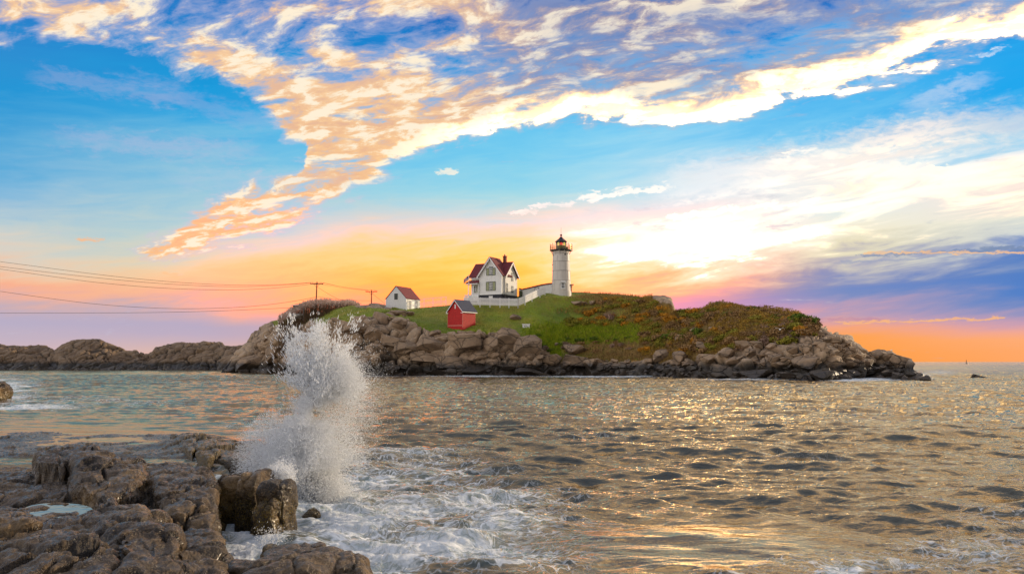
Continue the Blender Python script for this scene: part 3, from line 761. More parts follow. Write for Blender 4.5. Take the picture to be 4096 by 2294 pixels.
M_CLEAR = clear_glass("lantern_glass")
def lamp_mat():
    m, g, b = mat_new("red_beacon")
    b.inputs['Base Color'].default_value = (0.7, 0.02, 0.03, 1); b.inputs['Emission Color'].default_value = (1.0, 0.05, 0.06, 1); b.inputs['Emission Strength'].default_value = 0.8
    return m
M_LAMP = lamp_mat()
def warm_mat():
    m, g, b = mat_new("lit_lens")
    b.inputs['Base Color'].default_value = (0.8, 0.7, 0.3, 1); b.inputs['Emission Color'].default_value = (1.0, 0.80, 0.18, 1); b.inputs['Emission Strength'].default_value = 0.75
    return m
M_LENS = warm_mat()

# helpers in a building's own frame -------------------------------------------------
def window(parent, face, u, z0, w, h, off, glass=M_GLASS, trim=M_TRIM, sash=M_WHITEP, shutters=None, hood=False, mull=(1, 1), name="window", step=False):
    """face: 'front' (normal -y at y=off, u along x) or 'side' (normal +x at x=off, u along y)"""
    def bx(mb, u0, u1, d0, d1, z0, z1):
        if face == 'front': mb.box(u0, u1, off - d1, off - d0, z0, z1)
        else: mb.box(off + d0, off + d1, u0, u1, z0, z1)
    f = MB(); t = 0.11; a, b_ = u - w / 2, u + w / 2; c, d = z0, z0 + h
    bx(f, a - t, a, 0.0, 0.07, c - t, d + t); bx(f, b_, b_ + t, 0.0, 0.07, c - t, d + t)
    bx(f, a, b_, 0.0, 0.07, c - t, c); bx(f, a, b_, 0.0, 0.07, d, d + t)
    root = f.build(name, trim, parent)
    g = MB(); bx(g, a, b_, 0.005, 0.02, c, d); g.build("pane", glass, root)
    s = MB(); k = 0.05
    bx(s, a, b_, 0.022, 0.05, (c + d) / 2 - 0.045, (c + d) / 2 + 0.045)
    for i in range(1, mull[0] + 1):
        x = a + w * i / (mull[0] + 1); bx(s, x - k / 2, x + k / 2, 0.022, 0.045, c, d)
    for i in range(1, mull[1] + 1):
        for base in (c, (c + d) / 2):
            zz = base + h / 2 * i / (mull[1] + 1); bx(s, a, b_, 0.022, 0.044, zz - k / 2, zz + k / 2)
    bx(s, a, a + 0.07, 0.022, 0.052, c, d); bx(s, b_ - 0.07, b_, 0.022, 0.052, c, d)
    s.build("sash", sash, root)
    if shutters:
        for sgn in (-1, 1):
            u0 = (b_ + t) if sgn > 0 else a - t - shutters
            m = MB(); top = d - (0.28 if step else 0)
            bx(m, u0, u0 + shutters, 0.0, 0.055, c, top)
            sh = m.build("shutter", M_SHUT, root)
            e = MB(); q = 0.09
            bx(e, u0 - 0.0, u0 + shutters, 0.0, 0.085, top, top + q); bx(e, u0, u0 + shutters, 0.0, 0.085, c - q, c)
            bx(e, u0 + (shutters if sgn > 0 else -q), u0 + (shutters + q if sgn > 0 else 0), 0.0, 0.085, c - q, top + q)
            e.build("shutter_frame", M_TRIM, root)
    if hood:
        m = MB(); bx(m, a - 0.3, b_ + 0.3, 0.0, 0.22, d + t, d + t + 0.09); m.build("hood", M_TRIM, root)
    return root

# ---------------------------------------------------------------- keeper's house
def keepers_house():
    c = at(501.6, 299.6, 182.0)
    rz = math.radians(-28)
    R = Matrix.Rotation(rz, 3, 'Z')
    o = Vector(c) - R @ Vector((5.7, 0, 0))
    H = empty("keepers_house", o, rz)
    tag(H, "white two storey keeper's house with dark red roofs, shuttered gable windows and a porch", "house")
    zf = 1.35; ze = zf + 4.55; zp = ze + 3.75                   # foundation top, eaves, front ridge
    mx0, mx1, my0, my1 = -2.85, 5.95, 1.1, 6.9                    # main block
    f = MB(); f.box(0.0, 5.7, 0.0, 1.1, -1.5, zf); f.box(mx0 + .02, mx1 - .02, 1.1, my1 - .02, -1.5, zf)
    f.build("foundation", M_FOUND, H)
    w = MB()
    w.prism([(0, zf), (5.7, zf), (5.7, ze), (2.85, zp), (0, ze)], 0.0, 3.9)          # front gable wing
    zr = ze - 0.15 + 3.0
    w.prism([(my0, zf), (my1, zf), (my1, ze - .15), (4.0, zr), (my0, ze - .15)], mx0, mx1, 'x')
    w.build("wall", M_WHITE, H)
    # roofs: thin slabs with overhangs
    r = MB(); th = 0.16; ov = 0.45
    sl = (zp - ze) / 2.85
    def gable_roof(mb, x0, x1, xm, y0, y1, e, top, over):
        k = (top - e) / (xm - x0)
        mb.quad((x0 - over, y0, e - over * k + .1), (xm, y0, top + .1), (xm, y1, top + .1), (x0 - over, y1, e - over * k + .1), -th)
        k2 = (top - e) / (x1 - xm)
        mb.quad((xm, y0, top + .1), (x1 + over, y0, e - over * k2 + .1), (x1 + over, y1, e - over * k2 + .1), (xm, y1, top + .1), -th)
    gable_roof(r, 0, 5.7, 2.85, -0.5, 4.2, ze, zp, ov)
    k = (zr - (ze - .15)) / (4.0 - my0)
    xa, xb = mx0 - 0.5, mx1 + 0.55
    e0 = ze - .15 - ov * k
    r.quad((xa, my0 - ov, e0 + .1), (xb, my0 - ov, e0 + .1), (xb, 4.0, zr + .1), (xa, 4.0, zr + .1), -th)
    r.quad((xa, 4.0, zr + .1), (xb, 4.0, zr + .1), (xb, my1 + ov, e0 + .1), (xa, my1 + ov, e0 + .1), -th)
    roof = r.build("roof", M_ROOF, H)
    # bargeboards with drop scallops
    b = MB(); xm = 2.85; y = -0.56
    for sgn in (-1, 1):
        xe = xm + sgn * (2.85 + ov); zee = ze - ov * sl
        a0 = Vector((xm, y, zp + .12)); a1 = Vector((xe, y, zee + .12))
        b.add([a0, a1, a1 + Vector((0, 0, -.32)), a0 + Vector((0, 0, -.36)), a0 + Vector((0, .1, 0)), a1 + Vector((0, .1, 0)), a1 + Vector((0, .1, -.32)), a0 + Vector((0, .1, -.36))],
              [(0, 1, 2, 3), (7, 6, 5, 4), (0, 4, 5, 1), (1, 5, 6, 2), (2, 6, 7, 3), (3, 7, 4, 0)])
        for i in range(1, 13):
            p = a0.lerp(a1, i / 13.0) + Vector((0, .02, -.34))
            b.box(p.x - .09, p.x + .09, p.y, p.y + .06, p.z - .20, p.z)
    b.build("bargeboard", M_WHITEP, roof)
    b = MB(); x = xb + 0.02
    for (ya, yb) in ((4.0, my0 - ov), (4.0, my1 + ov)):
        a0 = Vector((x, ya, zr + .12)); a1 = Vector((x, yb, e0 + .12))
        b.add([a0, a1, a1 + Vector((0, 0, -.30)), a0 + Vector((0, 0, -.34)), a0 + Vector((-.1, 0, 0)), a1 + Vector((-.1, 0, 0)), a1 + Vector((-.1, 0, -.3)), a0 + Vector((-.1, 0, -.34))],
              [(0, 1, 2, 3), (7, 6, 5, 4), (0, 4, 5, 1), (1, 5, 6, 2), (2, 6, 7, 3), (3, 7, 4, 0)])
        for i in range(1, 12):
            p = a0.lerp(a1, i / 12.0) + Vector((-.06, 0, -.32))
            b.box(p.x, p.x + .06, p.y - .09, p.y + .09, p.z - .18, p.z)
    b.build("bargeboard", M_WHITEP, roof)
    for (q0, q1) in ((xa, -0.45), (5.7 + ov + .02, xb)):
        g = MB(); g.box(q0, q1, my0 - ov - .1, my0 - ov + .04, e0 - .14, e0 + .02); g.build("gutter", M_WHITEP, roof)
    ch = MB(); ch.box(4.05, 4.70, 3.65, 4.30, zr - .4, zr + 1.5); ch.box(3.98, 4.77, 3.58, 4.37, zr + 1.5, zr + 1.66)
    chm = ch.build("chimney", M_BRICK, H); pt = MB(); pt.tube((4.38, 3.98, zr + 1.66), (4.38, 3.98, zr + 2.05), .2, .17, 10); pt.build("chimney_pot", M_BLACK, chm)
    # windows
    window(H, 'front', 2.95, zf + 0.95, 0.86, 1.85, 0.0, shutters=0.60, mull=(1, 1))
    window(H, 'front', 2.95, ze - 0.15, 0.82, 1.75, 0.0, shutters=0.55, mull=(1, 1), step=True)
    window(H, 'side', 2.05, zf + 0.7, 0.75, 1.8, mx1, mull=(1, 1))
    window(H, 'side', 4.6, zf + 0.75, 0.75, 1.3, mx1, mull=(1, 1))
    window(H, 'side', 4.6, ze - 1.25, 0.75, 1.8, mx1, mull=(1, 1))
    window(H, 'front', 2.95, 0.62, 0.75, 0.28, 0.0, trim=M_WHITEP, glass=M_WHITEP, name="cellar_window", mull=(0, 0))
    # corner boards, downspout
    for (x0, x1, y0, y1) in ((-.03, .10, -.03, .1), (5.6, 5.73, -.03, .1), (5.86, 5.98, 1.07, 1.18), (5.86, 5.98, 6.8, 6.93)):
        cb = MB(); cb.box(x0, x1, y0, y1, zf, ze - (0.1 if y0 < 0 else .3)); cb.build("corner_board", M_WHITEP, H)
    cb = MB(); cb.box(-.04, 5.74, -.05, 0.0, zf - .02, zf + .16); cb.build("water_table_board", M_WHITEP, H)
    ds = MB(); ds.polytube([Vector((6.35, .62, e0 - .1)), Vector((6.05, .95, e0 - .45)), Vector((6.05, .95, -.2))], .06, 6)
    ds.build("downspout", M_SEAM, H)
    # porch in the left re-entrant
    P = MB(); px0, px1, py0 = -2.85, -0.02, -0.35
    P.box(px0, px1, py0, 1.08, zf - .15, zf + .02); fl = P.build("porch_floor", M_WHITEP, H)
    f2 = MB(); f2.box(px0 + .1, px1 - .0, py0 + .12, py0 + .22, -1.2, zf - .16); f2.build("porch_skirt", M_FOUND, H)
    pr = MB(); pr.quad((px0 - .45, py0 - .45, zf + 2.62), (px1 - .02, py0 - .45, zf + 2.62), (px1 - .02, 1.08, zf + 3.4), (px0 - .45, 1.08, zf + 3.4), -.12)
    pr.build("porch_roof", M_ROOF, H)
    fr = MB(); fr.box(px0 - .38, px1 - .04, py0 - .42, py0 - .34, zf + 2.42, zf + 2.6); fr.box(px0 - .38, px0 - .3, py0 - .34, 1.08, zf + 2.42, zf + 2.6)
    fr.build("porch_fascia", M_WHITEP, H)
    for x in (px0 + .08, (px0 + px1) / 2, px1 - .12):
        p = MB(); p.box(x - .07, x + .07, py0 + .02, py0 + .16, zf + .02, zf + 2.55)
        for s_ in (-1, 1):
            if px0 - .2 < x + s_ * .3 < px1:
                for q in range(5):
                    aa = q / 5 * math.pi / 2
                    p.box(x + s_ * .07 if s_ > 0 else x - .07 - .42 * (1 - math.sin(aa)), x + .07 + .42 * (1 - math.sin(aa)) if s_ > 0 else x - .07, py0 + .05, py0 + .12, zf + 2.50 - .42 * (1 - math.cos(aa)) - .11, zf + 2.50 - .42 * (1 - math.cos(aa)))
        p.build("porch_post", M_WHITEP, H)
    for x in (-1.85, -0.75): window(H, 'front', x, zf + .75, 0.62, 1.35, my0, mull=(1, 1), trim=M_SHUT)
    st = MB()
    for i in range(5): st.box(px0 + .5, px0 + 1.5, py0 - .28 * (i + 1), py0 - .28 * i - .002, zf - .27 * (i + 1), zf - .27 * (i + 1) + .12)
    st.tube((px0 + 1.6, py0 - 1.4, .9), (px0 + 1.6, py0, zf + .95), .035); st.tube((px0 + 1.6, py0 - 1.4, -.2), (px0 + 1.6, py0 - 1.4, .9), .04)
    st.tube((px0 + .4, py0 - 1.4, .9), (px0 + .4, py0, zf + .95), .035); st.tube((px0 + .4, py0 - 1.4, -.2), (px0 + .4, py0 - 1.4, .9), .04)
    st.build("porch_steps", M_WHITEP, H)
    return H
HOUSE = keepers_house()

# ---------------------------------------------------------------- lighthouse
def lighthouse():
    D = 186.0; c = at(561.4, 291.6, D); R0, R1 = 2.18, 1.90; h = 9.25
    L = empty("lighthouse", c)
    tag(L, "round white iron lighthouse tower with black lantern and yellow gallery rail", "lighthouse")
    b = MB(); n = 48
    prof = [(R0 + .1, -1.5), (R0 + .1, .12), (R0, .14)]
    for i in range(1, 25): prof.append((R0 + (R1 - R0) * i / 24, h * i / 24))
    prof += [(R1 + .05, h), (0.01, h)]
    b.lathe(prof, n); b.build("tower", M_IRON, L, True)
    for z in (2.6, 4.78, 6.95, 8.72):
        r = R0 + (R1 - R0) * z / h
        m = MB(); m.lathe([(r - .02, z - .045), (r + .05, z - .045), (r + .05, z + .045), (r - .02, z + .045)], n); m.build("flange_ring", M_RING, L, True)
    m = MB(); rnd = random.Random(4)
    for k, (z0, z1) in enumerate(((.14, 2.55), (2.65, 4.73), (4.83, 6.9), (7.0, 8.67))):
        for j in range(10):
            a = 2 * math.pi * (j + .5 * (k % 2)) / 10 + .1
            ra = R0 + (R1 - R0) * z0 / h + .012; rb = R0 + (R1 - R0) * z1 / h + .012
            m.tube((ra * math.cos(a), ra * math.sin(a), z0), (rb * math.cos(a), rb * math.sin(a), z1), .018, .018, 4)
    m.build("plate_seam", M_RING, L)
    # gallery
    RG = 2.62
    g = MB(); g.lathe([(R1, h - .02), (R1 + .2, h + .02), (RG - .15, h + .18), (RG, h + .22), (RG, h + .34), (0.01, h + .34)], n)
    g.build("gallery_deck", M_BLACK, L, True)
    for j in range(12):
        a = 2 * math.pi * (j + .5) / 12; ca, sa = math.cos(a), math.sin(a)
        m = MB(); m.tube((R1 * ca, R1 * sa, h - .75), ((RG - .25) * ca, (RG - .25) * sa, h + .16), .06, .05, 5); m.build("bracket", M_IRON, L)
    zt = h + .34
    for j in range(12):
        a = 2 * math.pi * j / 12 + .12; x, y = (RG - .08) * math.cos(a), (RG - .08) * math.sin(a)
        m = MB(); m.tube((x, y, zt), (x, y, zt + 1.28), .05, .04, 6); m.lathe([(0.001, zt + 1.26), (.075, zt + 1.32), (.06, zt + 1.40), (0.001, zt + 1.44)], 8, x, y)
        m.build("rail_post", M_BLACK, L, True)
    m = MB(); nn = 48
    for z in (zt + .35, zt + .72, zt + 1.10):
        pts = [Vector(((RG - .08) * math.cos(2 * math.pi * i / nn), (RG - .08) * math.sin(2 * math.pi * i / nn), z)) for i in range(nn + 1)]
        m.polytube(pts, .032, 5)
    for i in range(96):
        a = 2 * math.pi * i / 96; x, y = (RG - .08) * math.cos(a), (RG - .08) * math.sin(a)
        m.tube((x, y, zt), (x, y, zt + 1.10), .014, .014, 4)
    m.build("gallery_rail", M_BRASS, L)
    # lantern
    z0 = zt
    m = MB(); m.lathe([(1.20, z0), (1.20, z0 + .95), (1.12, z0 + 1.0), (0.01, z0 + 1.0)], 10); lr = m.build("lantern_parapet", M_BLACK, L)
    z1, z2 = z0 + 1.0, z0 + 1.92
    m = MB()
    for i in range(10):
        a = 2 * math.pi * i / 10; x, y = 1.16 * math.cos(a), 1.16 * math.sin(a); m.tube((x, y, z1), (x, y, z2), .05, .05, 6)
    m.lathe([(1.10, z2 - .08), (1.22, z2 - .08), (1.22, z2), (1.10, z2)], 10)
    m.build("lantern_frame", M_BLACK, L)
    m = MB(); m.lathe([(1.12, z1), (1.12, z2 - .08)], 10); m.build("lantern_glass", M_CLEAR, L)
    m = MB(); m.tube((0, 0, z1), (0, 0, z1 + .2), .34, .30, 12); m.build("lamp_pedestal", M_BLACK, L)
    m = MB(); m.lathe([(.001, z1 + .2), (.30, z1 + .2), (.36, z1 + .45), (.30, z1 + .72), (.001, z1 + .74)], 16); m.build("beacon_lens", M_LAMP, L, True)
    for a in (math.radians(205), math.radians(335)):
        m = MB(); x, y = .82 * math.cos(a), .82 * math.sin(a); m.box(x - .22, x + .22, y - .03, y + .03, z1 + .14, z1 + .72); m.build("lens_panel", M_LENS, L)
    m = MB(); m.lathe([(1.42, z2 - .03), (1.42, z2 + .06), (1.0, z2 + .42), (.55, z2 + .78), (.24, z2 + 1.15), (.12, z2 + 1.2)], 10); rf = m.build("lantern_roof", M_BLACK, L)
    zb = z2 + 1.2
    m = MB(); m.lathe([(.12, zb), (.12, zb + .12), (.24, zb + .22), (.27, zb + .36), (.2, zb + .5), (.06, zb + .58), (.001, zb + .6)], 16); m.build("ventilator_ball", M_BLACK, rf, True)
    m = MB(); m.tube((0, 0, zb + .55), (0, 0, zb + 2.2), .035, .02, 6); m.build("lightning_rod", M_SEAM, rf)
    m = MB(); m.box(.95, 1.4, -1.9, -1.5, z0, z0 + .55); m.build("foghorn_box", M_BLACK, L)
    # window with hood, facing the water
    def wall_bits(az, zc, w_, h_, name):
        r = R0 + (R1 - R0) * zc / h
        W = bpy.data.objects.new(name, None); COL.objects.link(W); W.parent = L
        W.location = (r * math.sin(az), -r * math.cos(az), zc); W.rotation_euler = (0, 0, az); return W
    W = wall_bits(0.10, 1.3, 1, 1, "window")
    m = MB(); m.box(-.48, .48, -.16, .1, -.68, .72); m.box(-.55, .55, -.24, .1, -.80, -.68); m.build("frame", M_WHITEP, W)
    m = MB(); m.box(-.32, .32, -.172, -.162, -.56, .60); m.build("pane", M_GLASS, W)
    m = MB(); m.box(-.03, .03, -.19, -.174, -.56, .60); m.box(-.32, .32, -.20, -.174, -.02, .05); m.build("sash", M_WHITEP, W)
    m = MB(); m.prism([(-.74, .72), (.74, .72), (.66, .88), (.4, 1.02), (0, 1.08), (-.4, 1.02), (-.66, .88)], -.34, .15); m.box(-.72, -.55, -.2, .1, .42, .72); m.box(.55, .72, -.2, .1, .42, .72); m.build("hood", M_WHITEP, W)
    # side door canopy on the far right
    m = MB(); m.box(R0 - .1, R0 + .62, -.7, .5, 1.62, 1.74); m.box(R0 - .02, R0 + .16, -.5, .3, -.2, 1.62); m.tube((R0 + .05, -.55, 1.0), (R0 + .5, -.55, 1.6), .05); m.build("door_canopy", M_SEAM, L)
    for (az_, zc, s_) in ((0.42, 8.45, .17), (-1.35, 6.2, .17), (-1.3, 8.35, .14)):
        r = R0 + (R1 - R0) * zc / h; m = MB()
        d = Vector((math.sin(az_), -math.cos(az_), 0)); p = d * r + Vector((0, 0, zc)); m.tube(p - d * .1, p + d * .1, s_, s_, 14); m.build("porthole", M_BLACK, L, True)
    return L
LIGHT = lighthouse()

# ---------------------------------------------------------------- covered way between house and tower
def covered_way():
    A = Vector(at(533.3, 297.0, 186.5)); B = Vector(at(548.6, 292.6, 186.5))
    a = Vector(at(522.5, 299.0, 188.0))
    W = empty("covered_way", a)
    tag(W, "low white passage with red roof edge joining house to lighthouse", "passage")
    # points: left end, door, bend, tower end; each (px, ground py, roof py, depth)
    S = [(519.0, 299.0, 288.8, 188.0), (522.0, 299.0, 289.6, 187.8), (530.0, 299.0, 287.9, 187.4), (541.0, 296.0, 285.2, 187.0), (545.0, 295.5, 284.5, 186.8), (554.0, 293.0, 283.3, 186.3)]
    bot = [Vector(at(p, g_, d)) - a for p, g_, r_, d in S]; top = [Vector(at(p, r_, d)) - a for p, g_, r_, d in S]
    m = MB(); back = Vector((0.25, 1.8, 0))
    for i in range(len(S) - 1):
        b0, b1, t0, t1 = bot[i] - Vector((0, 0, 2)), bot[i + 1] - Vector((0, 0, 2)), top[i], top[i + 1]
        m.add([b0, b1, t1, t0, b0 + back, b1 + back, t1 + back, t0 + back], [(0, 1, 2, 3), (7, 6, 5, 4), (3, 2, 6, 7)] + ([(0, 3, 7, 4)] if i == 0 else []) + ([(1, 5, 6, 2)] if i == len(S) - 2 else []))
    m.build("wall", M_WHITE, W)
    m = MB()
    for i in range(len(S) - 1):
        t0, t1 = top[i], top[i + 1]; f = Vector((-.03, -.22, .03)); u = Vector((0, 0, .24)); bb = back + Vector((0, .2, .03))
        m.add([t0 + f, t1 + f, t1 + f + u, t0 + f + u, t0 + bb, t1 + bb, t1 + bb + u, t0 + bb + u], [(0, 1, 2, 3), (7, 6, 5, 4), (3, 2, 6, 7), (0, 4, 5, 1), (0, 3, 7, 4), (1, 5, 6, 2)])
    m.build("roof", M_ROOF, W)
    def panel(name, px0, px1, pyb, pyt, d, mat, out=.06, par=None, th=.05):
        q = [Vector(at(x, y, d)) - a for x, y in ((px0, pyb), (px1, pyb), (px1, pyt), (px0, pyt))]
        o_ = Vector((0, -out, 0)); m = MB(); m.quad(*[v + o_ for v in q], th); return m.build(name, mat, par or W)
    dr = panel("door", 518.9, 522.4, 299.6, 290.2, 187.55, M_GREEN, .1); m = MB(); p = Vector(at(521.8, 295.2, 187.35)) - a
    m.lathe([(.001, p.z - .06), (.07, p.z), (.001, p.z + .06)], 8, p.x, p.y); m.build("handle", M_BLACK, dr)
    fr = panel("window", 534.8, 538.9, 294.9, 287.0, 187.0, M_BLACK, .08)
    panel("pane", 535.3, 538.4, 294.5, 287.5, 187.0, M_WHITEP, .15, fr)
    q = Vector(at(536.8, 290.2, 186.8)) - a; m = MB(); m.box(q.x - .12, q.x + .12, q.y - .02, q.y + .02, q.z, q.z + .34); m.build("sign_plate", M_BLACK, fr)
    return W
covered_way()

# ---------------------------------------------------------------- plain gabled sheds
def gabled(name, corner, rz, w, l, hw, rise, wallmat, roofmat, label, cat, over=.18, trim=None, base=1.0, th=.12):
    """corner: ground point of the near corner (front wall meets right side wall)"""
    R = Matrix.Rotation(rz, 3, 'Z'); o = Vector(corner) - R @ Vector((w, 0, 0))
    H = empty(name, o, rz); tag(H, label, cat)
    m = MB(); m.prism([(0, -base), (w, -base), (w, hw), (w / 2, hw + rise), (0, hw)], 0, l); m.build("wall", wallmat, H)
    k = rise / (w / 2); r = MB(); t = .06
    r.quad((-over, -over, hw - over * k + t), (w / 2, -over, hw + rise + t), (w / 2, l + over, hw + rise + t), (-over, l + over, hw - over * k + t), -th)
    r.quad((w / 2, -over, hw + rise + t), (w + over, -over, hw - over * k + t), (w + over, l + over, hw - over * k + t), (w / 2, l + over, hw + rise + t), -th)
    rf = r.build("roof", roofmat, H)
    if trim:
        b = MB(); y = -over - .03; tw = trim
        for s in (-1, 1):
            a0 = Vector((w / 2, y, hw + rise + t)); a1 = Vector((w / 2 + s * (w / 2 + over), y, hw - over * k + t)); d = Vector((0, 0, -tw)); q = Vector((0, .05, 0))
            b.add([a0, a1, a1 + d, a0 + d, a0 + q, a1 + q, a1 + d + q, a0 + d + q], [(0, 1, 2, 3), (7, 6, 5, 4), (0, 4, 5, 1), (1, 5, 6, 2), (2, 6, 7, 3), (3, 7, 4, 0)])
            b.box(*(sorted((a1.x, a1.x - s * .55))), y, y + .1, a1.z - tw * 1.4, a1.z - tw + .02)
        b.box(w + over - .03, w + over + .03, -over, l + over, hw - over * k + t - .18, hw - over * k + t)
        b.build("fascia", M_WHITEP, rf)
    return H
def white_shed():
    q = hit(406.0, 309.2); c = np.array(q)
    H = gabled("storage_shed", c, math.radians(-24), 5.4, 6.2, 2.55, 2.85, M_SHINGLE, M_ROOF, "white shingled boathouse with red roof standing behind the grey rock dome", "shed", over=.1)
    window(H, 'front', 2.75, 2.35, 0.98, 1.45, 0.0, trim=M_WHITEP, glass=M_TRIM, sash=M_TRIM, mull=(0, 0))
    s = MB(); s.box(5.4, 5.46, 0.9, 1.15, -.8, 2.4); s.box(5.4, 5.46, 2.05, 2.2, -.8, 2.4); s.box(5.4, 5.46, 1.15, 2.05, 2.2, 2.4); s.build("door_frame", M_WHITEP, H)
    d = MB(); d.box(5.4, 5.43, 1.2, 2.0, -.5, 2.15); d.build("door", M_TRIM, H)
    d = MB(); d.box(5.4, 5.47, 2.3, 3.5, -.6, 2.2); dd = d.build("door", M_WHITEP, H)
    window(H, 'side', 4.55, 0.55, 0.85, 1.65, 5.4, mull=(1, 1))
    for q in ((5.36, 5.44, -.03, .1), (-.03, .08, -.03, .05), (5.38, 5.43, 6.1, 6.22)):
        cb = MB(); cb.box(*q, -.8, 2.5); cb.build("corner_board", M_WHITEP, H)
    return H
white_shed()
def oil_house():
    c = at(462.6, 324.3, 166.0)
    H = gabled("oil_house", c, math.radians(-38), 4.05, 4.0, 2.9, 2.2, M_REDBRICK, M_GREYROOF, "small bright red oil house with blue grey roof and white trim on the lawn", "shed", over=.26, trim=.20)
    m = MB(); m.box(1.9, 2.15, -.04, 0, 3.35, 4.1); m.box(1.84, 2.21, -.07, 0, 4.1, 4.2); m.build("vent", M_WHITEP, H)
    pr = paint("pale_red_trim", (0.55, 0.12, 0.09), .7)
    m = MB(); m.box(3.98, 4.08, -.03, .06, -.5, 2.85); m.build("corner_board", pr, H)
    m = MB(); m.box(-.04, .05, -.03, .05, -.5, 2.85); m.build("corner_board", pr, H)
    m = MB(); m.box(.05, 3.98, -.05, 0, -.25, .05); m.build("skirting_board", pr, H)
    return H
oil_house()

# ---------------------------------------------------------------- fences
def picket_fence(name, pts, h, label, gap=.16, wd=.11, postgap=2.4, rails=(.25, .8), cat="fence", board=False, group=None):
    """pts: world points along the foot of the fence"""
    o = Vector(pts[0]); H = empty(name, o); tag(H, label, cat, group)
    L = [Vector(p) - o for p in pts]; pk = MB(); rl = MB(); posts = []
    for a, b in zip(L[:-1], L[1:]):
        hd = Vector((b.x - a.x, b.y - a.y, 0)); ln = hd.length; u = hd.normalized(); nrm = Vector((-u.y, u.x, 0))
        n = max(1, int(ln / gap))
        for i in range(n):
            p = a.lerp(b, (i + .5) / n); w_ = u * (wd / 2); t = nrm * -.03
            if not board:
                v = [p - w_, p + w_, p + w_ + Vector((0, 0, h - .08)), p + Vector((0, 0, h)), p - w_ + Vector((0, 0, h - .08))]
                pk.add(v + [q + t for q in v], [(0, 1, 2, 3, 4), (9, 8, 7, 6, 5)] + [(k, k + 5, (k + 1) % 5 + 5, (k + 1) % 5) for k in range(5)])
        for r in rails:
            for s_ in (0,):
                q0, q1 = a + Vector((0, 0, h * r)), b + Vector((0, 0, h * r)); z = Vector((0, 0, .05)); t = nrm * .03
                rl.add([q0 - z, q1 - z, q1 + z, q0 + z, q0 - z + t, q1 - z + t, q1 + z + t, q0 + z + t], [(0, 1, 2, 3), (7, 6, 5, 4), (0, 4, 5, 1), (1, 5, 6, 2), (2, 6, 7, 3), (3, 7, 4, 0)])
        m_ = max(1, round(ln / postgap))
        for i in range(m_ + 1): posts.append(a.lerp(b, i / m_))
    if not board: pk.build("pickets", M_WHITEP, H)
    rl.build("rail", M_WHITEP, H)
    seen = []
    for p in posts:
        if any((p - q).length < .4 for q in seen): continue
        seen.append(p); m = MB(); m.box(p.x - .07, p.x + .07, p.y - .02, p.y + .12, p.z - .5, p.z + h + .06); m.build("post", M_WHITEP, H)
    return H
picket_fence("picket_fence", [at(464, 304.3, 177), at(480, 304.5, 176.5), at(500, 305.0, 176), at(517.9, 305.4, 175.5)], 1.62, "long level run of white picket fence below the house foundation")
picket_fence("picket_fence", [at(518.1, 305.4, 175.5), at(525, 302.5, 176.5), at(532, 299.0, 178.5), at(540, 295.2, 181), at(545, 293.6, 182.5)], 1.62, "white picket fence climbing the slope to the lighthouse")
picket_fence("picket_fence", [at(465, 300.8, 180.5), at(472, 300.6, 180.5), at(477.5, 300.6, 179.5), at(478.3, 302.3, 177)], 1.45, "short white picket fence around the foot of the porch steps", gap=.14)
picket_fence("boardwalk_railing", [at(406.5, 307.6, 182), at(415, 305.9, 182), at(424, 304.4, 182), at(433, 303.4, 182), at(441, 302.6, 182), at(446, 302.4, 182)], 1.35, "white rail fence crossing the lawn behind the boathouse", cat="railing", board=True, rails=(.12, .35, .95), postgap=2.4)

# ---------------------------------------------------------------- flagpole
def flagpole():
    b = Vector(at(468.6, 303.5, 176.8)); t = Vector(at(468.6, 274.6, 176.8)); H = empty("flagpole", b); tag(H, "slim white flagpole standing in front of the porch", "flagpole")
    h = t.z - b.z; m = MB(); m.tube((0, 0, -.6), (0, 0, h), .085, .05, 8); m.build("pole", M_WHITEP, H); m = MB(); m.lathe([(.001, h), (.09, h + .08), (.001, h + .16)], 8); m.build("finial", M_BRASS, H)
    # the flag is a thing of its own
    m, g, bs = mat_new("flag_cloth"); u = E(g, g.new('ShaderNodeTexCoord').outputs['Object']); x, y, z = g.xyz(u)
    su = g.attr('fu'); sv = g.attr('fv')
    stripe = g.ss(g.math('FRACT', sv * 6.5), 0.49, 0.51)
    c = g.mix(stripe, (0.42, 0.02, 0.03, 1), (0.72, 0.70, 0.68, 1))
    c = g.mix(g.ss(su, 0.41, 0.40) * g.ss(sv, 0.46, 0.47), c, (0.010, 0.018, 0.085, 1))
    st = g.voro(g.vec(su * 14, sv * 11, 0.0), 1.0, rnd=0.0)
    c = g.mix(g.ss(st, 0.25, 0.15) * g.ss(su, 0.40, 0.39) * g.ss(sv, 0.47, 0.48), c, (0.75, 0.75, 0.75, 1))
    g.put(bs.inputs['Base Color'], c); bs.inputs['Roughness'].default_value = .8
    nu, nv = 28, 16; W_, H_ = 1.75, 1.0
    V = np.zeros((nv, nu, 3)); U, S = np.meshgrid(np.linspace(0, 1, nu), np.linspace(0, 1, nv))
    dr = U ** 1.2
    V[..., 0] = -.06 - U * W_ * .58; V[..., 2] = h - .12 - (1 - S) * H_ * (1 - .15 * U) - dr * .95 * (1 - .10 * S)
    V[..., 1] = .16 * np.sin(U * 9 + S * 2.2) * U
    fl = np_mesh("flag", V.reshape(-1, 3), grid_faces(nv, nu), m, smooth=True, attrs={'fu': U, 'fv': S}); fl.location = b
    so = fl.modifiers.new("cloth", 'SOLIDIFY'); so.thickness = .01
    tag(fl, "drooping striped flag with dark blue canton at the top of the flagpole", "flag")
flagpole()

